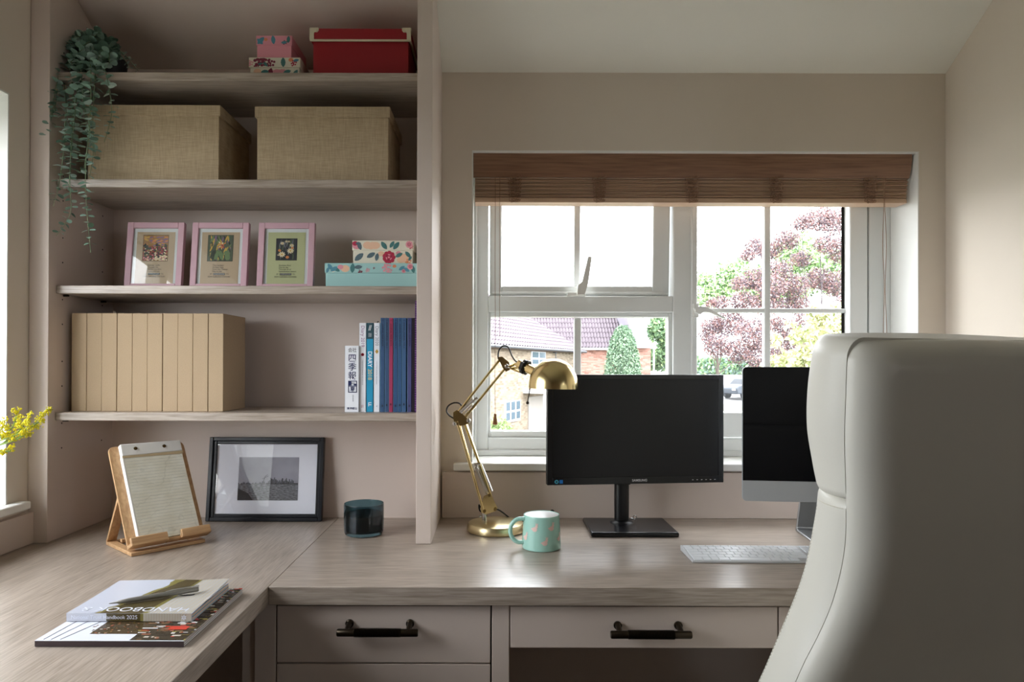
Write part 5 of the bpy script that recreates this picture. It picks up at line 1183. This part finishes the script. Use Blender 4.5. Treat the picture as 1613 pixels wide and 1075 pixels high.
# projecting gable wing
gz_ = at(1000, 545, Yh-1.5).z-GZ
MB().prism([(gx+.1, gz_), (wl, gz_), (wl, 0), (gx+.1, 0)], -1.5, 6, 'y').build('wing_wall', M_brick, h2, smooth=0)
a_ = at(984, 497, Yh-2).x-b0.x; b_ = at(1012, 497, Yh-2).x-b0.x; c_ = at(1023, 546, Yh-2).x-b0.x; d_ = at(1000, 546, Yh-2).x-b0.x; zt4 = at(990, 490, Yh-2).z-GZ; zb4 = at(1000, 543, Yh-2).z-GZ
MB().add([(a_, -2, zt4), (b_, -2, zt4), (c_, -2, zb4), (d_, -2, zb4)]+[(a_, 3, zt4+1), (b_, 3, zt4+1), (c_, 3, zb4), (d_, 3, zb4)], [(0, 1, 2, 3), (4, 5, 6, 7), (0, 1, 5, 4), (1, 2, 6, 5), (2, 3, 7, 6), (3, 0, 4, 7)]).build('wing_roof', mat('pale_slate', (129, 124, 133), .8), h2, smooth=0)
MB().box(d_-.1, c_+.05, -2.05, -1.9, zb4-.22, zb4+.02).build('fascia', M_outw, h2, smooth=0)
p_ = at(890, 496, Yh+6); MB().box(p_.x-b0.x-.8, p_.x-b0.x+.8, 4.6, 6, e2+3, p_.z-GZ+.35).build('chimney', mat('chimney_brick', (160, 107, 91), .9), h2, smooth=0)
# vegetation
def leafcloud(n, centre, rad, size, mats, rnd, shape=None, down=0):
    mb = MB(); c = Vector(centre)
    for k in range(n):
        while True:
            p_ = Vector((rnd.uniform(-1, 1), rnd.uniform(-1, 1), rnd.uniform(-1, 1)))
            if p_.length <= 1: break
        if shape: p_ = shape(p_)
        q = c+Vector((p_.x*rad[0], p_.y*rad[1], p_.z*rad[2])); s_ = size*rnd.uniform(.6, 1.3)
        a_ = Vector((rnd.gauss(0, 1), rnd.gauss(0, 1), rnd.gauss(0, 1)-down)).normalized(); b2 = a_.cross(Vector((rnd.gauss(0, 1), rnd.gauss(0, 1), rnd.gauss(0, 1)))).normalized()
        mb.add([q, q+a_*s_*.5+b2*s_*.3, q+a_*s_, q+a_*s_*.5-b2*s_*.3], [(0, 1, 2, 3)], rnd.choice(mats))
    return mb
G1 = mat('conifer_green', (112, 136, 110), .8); G2 = mat('conifer_light', (136, 164, 129), .8); G3 = mat('conifer_dark', (76, 100, 79), .8)
rs = random.Random(2)
c_ = at(981, 560, 38)
cf = thing('conifer', 'green column-shaped conifer in front of the brick house', 'tree', (c_.x, 38, GZ))
def cone(p_):
    z = p_.z; r_ = math.sqrt(max(.04, 1-((z+1)/2)**2.2))*.98; a_ = rs.random()*6.283; q = rs.uniform(.75, 1.0)
    z2 = rs.uniform(-1, 1); r_ = math.sqrt(max(.03, 1-((z2+1)/2)**2.6)); return Vector((math.cos(a_)*r_*q, math.sin(a_)*r_*q, z2))
hh = at(981, 513, 38).z-GZ
leafcloud(20000, (0, 0, hh/2), (1.12, 1.12, hh/2), .13, [G1, G2, G3, G1], rs, cone, 1.2).build('foliage', None, cf, smooth=0)
MB().tube([(0, 0, 0), (0, 0, hh*.8)], [.7, .2], 10).build('trunk', G3, cf)
def tree(name, label, pos, trunk_h, blobs, mats, size, n, cat='tree', trunkm=None, branches=True, seed=1, tr=.12):
    rd = random.Random(seed); t = thing(name, label, cat, (pos[0], pos[1], GZ))
    mb = MB(); tot = sum(b[3]*b[5] for b in blobs)
    for (bx, by, bz, rx, ry, rz) in blobs:
        k = max(20, int(n*rx*rz/sum(b[3]*b[5] for b in blobs))); q = leafcloud(k, (bx-pos[0], by-pos[1], bz-GZ), (rx, ry, rz), size, mats, rd); mb.m = mb.m or []
        o_ = len(mb.v); mb.v += q.v; idx = [mb.M(m_) for m_ in q.m]
        mb.f += [tuple(o_+i for i in f) for f in q.f]; mb.mi += [idx[i] for i in q.mi]
    mb.build('foliage', None, t, smooth=0)
    mb = MB(); mb.tube([(0, 0, 0), (.05, 0, trunk_h*.5), (0, 0, trunk_h)], [tr, tr*.8, tr*.6], 10)
    for (bx, by, bz, rx, ry, rz) in blobs[::2]:
        e_ = Vector((bx-pos[0], by-pos[1], bz-GZ)); s_ = Vector((0, 0, min(trunk_h*rd.uniform(.6, 1), e_.z))); m_ = (s_+e_)/2+Vector((rd.uniform(-.2, .2), 0, rd.uniform(-.1, .1)))*rx*2
        mb.tube([s_, m_, e_], [tr*.3, tr*.17, tr*.06], 6)
    mb.build('trunk', trunkm or mat('bark', (78, 70, 64), .9), t); return t
def blob(px, py, Y, r_): q = at(px, py, Y); return (q.x, Y, q.z, r_*Y/FPX, r_*Y/FPX, r_*Y/FPX*.8)
GA = mat('leaf_green', (99, 127, 92), .8); GB = mat('leaf_bright', (151, 178, 124), .8); GC = mat('leaf_deep', (86, 112, 86), .8)
MA = mat('maple_purple', (112, 93, 96), .8); MBm = mat('maple_red', (149, 115, 111), .8); MC = mat('maple_dark', (84, 75, 84), .8); MD = mat('maple_mauve', (146, 133, 139), .8)
YA = mat('leaf_lime', (190, 192, 148), .8); YB = mat('leaf_yellow', (205, 199, 162), .8); YC = mat('leaf_yellow_green', (157, 170, 121), .8)
rt = random.Random(4)
tree('green_tree', 'dense green tree beyond the brick house by the pale post', at(1050, 560, 60)[:2], 5, [blob(1045, 520, 60, 26), blob(1062, 545, 60, 26), blob(1035, 560, 60, 14), blob(1050, 500, 61, 24), blob(1060, 572, 60, 22), blob(1030, 575, 62, 12)], [GA, GB, GC, GA], .36, 9000, seed=3)
tree('green_tree', 'pale green tree showing between the window mullion and the copper maple', at(1130, 560, 42)[:2], 4, [blob(1110, 470, 42, 22), blob(1135, 455, 42, 26), blob(1108, 440, 42, 14), blob(1160, 430, 42, 30), blob(1200, 450, 43, 40), blob(1260, 400, 43, 40), blob(1320, 430, 43, 46), blob(1240, 450, 44, 40)], [GB, GA, mat('leaf_pale', (184, 202, 156), .8), GB], .26, 11000, seed=5)
bl_ = []
for (px, py, r_) in ((1290, 345, 26), (1320, 350, 30), (1262, 352, 18), (1330, 395, 30), (1300, 385, 20), (1190, 388, 18), (1212, 395, 22), (1178, 402, 14), (1240, 378, 22), (1228, 425, 22), (1262, 408, 18), (1190, 440, 24), (1165, 447, 16), (1215, 452, 26), (1250, 450, 26), (1290, 440, 24), (1320, 448, 28), (1170, 475, 22), (1135, 478, 16), (1210, 478, 28), (1255, 480, 22), (1120, 478, 10), (1335, 480, 24),
                    (1150, 510, 30), (1120, 515, 20), (1185, 525, 34), (1225, 520, 30), (1130, 545, 26), (1165, 555, 26), (1205, 560, 34), (1240, 545, 30), (1270, 510, 26), (1115, 530, 16), (1290, 550, 34), (1230, 590, 34)):
    bl_.append(blob(px, py, 13+rt.uniform(-1, 1), r_*.92))
tree('copper_maple', 'copper-red maple tree with dark purple shade filling the garden view', at(1290, 560, 13.6)[:2], 3.0, bl_, [MA, MBm, MC, MD, MBm], .042, 56000, seed=8, trunkm=mat('pale_bark', (92, 84, 88), .9), tr=.07)
bl_ = []
for (px, py, r_) in ((1290, 500, 22), (1320, 495, 20), (1260, 530, 16), (1300, 530, 28), (1330, 525, 24), (1275, 560, 24), (1235, 565, 14), (1310, 565, 30), (1222, 535, 10), (1213, 570, 10), (1345, 560, 26), (1250, 590, 26), (1300, 600, 36), (1245, 512, 8)):
    bl_.append(blob(px, py, 8.3+rt.uniform(-.5, .5), r_))
tree('yellow_shrub', 'tall lime-yellow leafy shrub in front of the copper maple', at(1300, 560, 8.3)[:2], 2.2, bl_, [YA, YB, YC, YA], .075, 5200, 'shrub', seed=12, tr=.03)
tree('hedge', 'clipped green hedge along the road beneath the maple', at(1150, 580, 88)[:2], 1.6, [blob(1100+12*k, 574, 88, 13) for k in range(8)]+[blob(1100+12*k, 585, 88, 11) for k in range(8)], [GA, GB, mat('leaf_blue', (127, 152, 140), .8)], .5, 4200, 'hedge', seed=14)
tree('garden_bush', 'small yellow-green bush before the cottage, low behind the blind tassel', at(790, 680, 24)[:2], .6, [blob(783, 668, 24, 14), blob(797, 676, 24, 10), blob(775, 680, 24, 14)], [GB, YC], .18, 500, 'shrub', seed=15)
p_ = at(1030, 548, 44); t = thing('lamp_post', 'thin white post standing before the dense green tree', 'post', (p_.x, 44, GZ)); MB().tube([(0, 0, 0), (0, 0, p_.z-GZ)], .05, 8).build('pole', M_outw, t); MB().ball((0, 0, p_.z-GZ), .12).build('lantern', M_outw, t)
# parked car
pc_ = at(1180, 629, 62.5); car = thing('car', 'silver car parked on the pale road, glimpsed between the two screens', 'car', (pc_.x, 62.5, GZ-.02+4.5*.0757), R(28)); car.scale = (1.25, 1.25, 1.25)
M_carp = mat('car_silver', (62, 68, 76), .5, metal=0)
mb = MB(); mb.prism([(-2.1, .35), (-2.15, .75), (-1.9, .95), (-1.25, 1.02), (-.7, 1.42), (.8, 1.45), (1.6, 1.0), (2.1, .9), (2.15, .35)], -.85, .85, 'y'); mb.build('body', M_carp, car, bev=.08, seg=3)
mb = MB(); mb.prism([(-1.1, 1.02), (-.65, 1.37), (.75, 1.39), (1.35, 1.02)], -.86, .86, 'y'); mb.prism([(-1.22, 1.05), (-.74, 1.40), (-.72, 1.38), (-1.18, 1.03)], -.7, .7, 'y'); mb.build('windows', mat('car_glass', (26, 32, 40), .6), car)
for sx in (-1.35, 1.35):
    for sy in (-.78, .78): MB().tube([(sx, sy-.1, .32), (sx, sy+.1, .32)], .32, 24).build('wheel', mat('tyre', (56, 59, 63), .7), car)
MB().box(-2.17, -2.1, -.7, -.4, .6, .75).box(-2.17, -2.1, .4, .7, .6, .75).build('headlight', M_outw, car)

# ------------------------------------------------------------------ light
wd = D.worlds.new('overcast'); SC.world = wd; wd.use_nodes = True; bg = wd.node_tree.nodes['Background']
bg.inputs[0].default_value = (.92, .958, 1, 1); bg.inputs[1].default_value = 6.0
def area(name, loc, rot, sx, sy, power, portal=False, color=(1, 1, 1)):
    l = D.lights.new(name, 'AREA'); l.shape = 'RECTANGLE'; l.size = sx; l.size_y = sy; l.energy = power; l.color = color
    if portal: l.cycles.is_portal = True
    o = D.objects.new(name, l); COL.objects.link(o); o.location = loc; o.rotation_euler = rot; return o
area('window_portal', ((O[0]+O[1])/2, YF+.09, (O[2]+O[3])/2), (-PI/2, 0, 0), O[1]-O[0], O[3]-O[2], 1, True)
area('side_window_portal', (XL-.26, (LO[0]+LO[1])/2, (LO[2]+LO[3])/2), (0, -PI/2, 0), LO[3]-LO[2], LO[1]-LO[0], 1, True)
area('added_window_portal', (3.76, (RO[0]+RO[1])/2, (RO[2]+RO[3])/2), (0, PI/2, 0), RO[3]-RO[2], RO[1]-RO[0], 1, True)  # portal of the added window out of view
SC.view_settings.view_transform = 'Standard'; SC.view_settings.look = 'None'; SC.view_settings.gamma = 1; SC.view_settings.use_curve_mapping = False
SC.view_settings.exposure = 1.0
SC.cycles.use_denoising = True
SC.cycles.max_bounces = 10; SC.cycles.diffuse_bounces = 6; SC.cycles.transparent_max_bounces = 12; SC.cycles.sample_clamp_indirect = 6
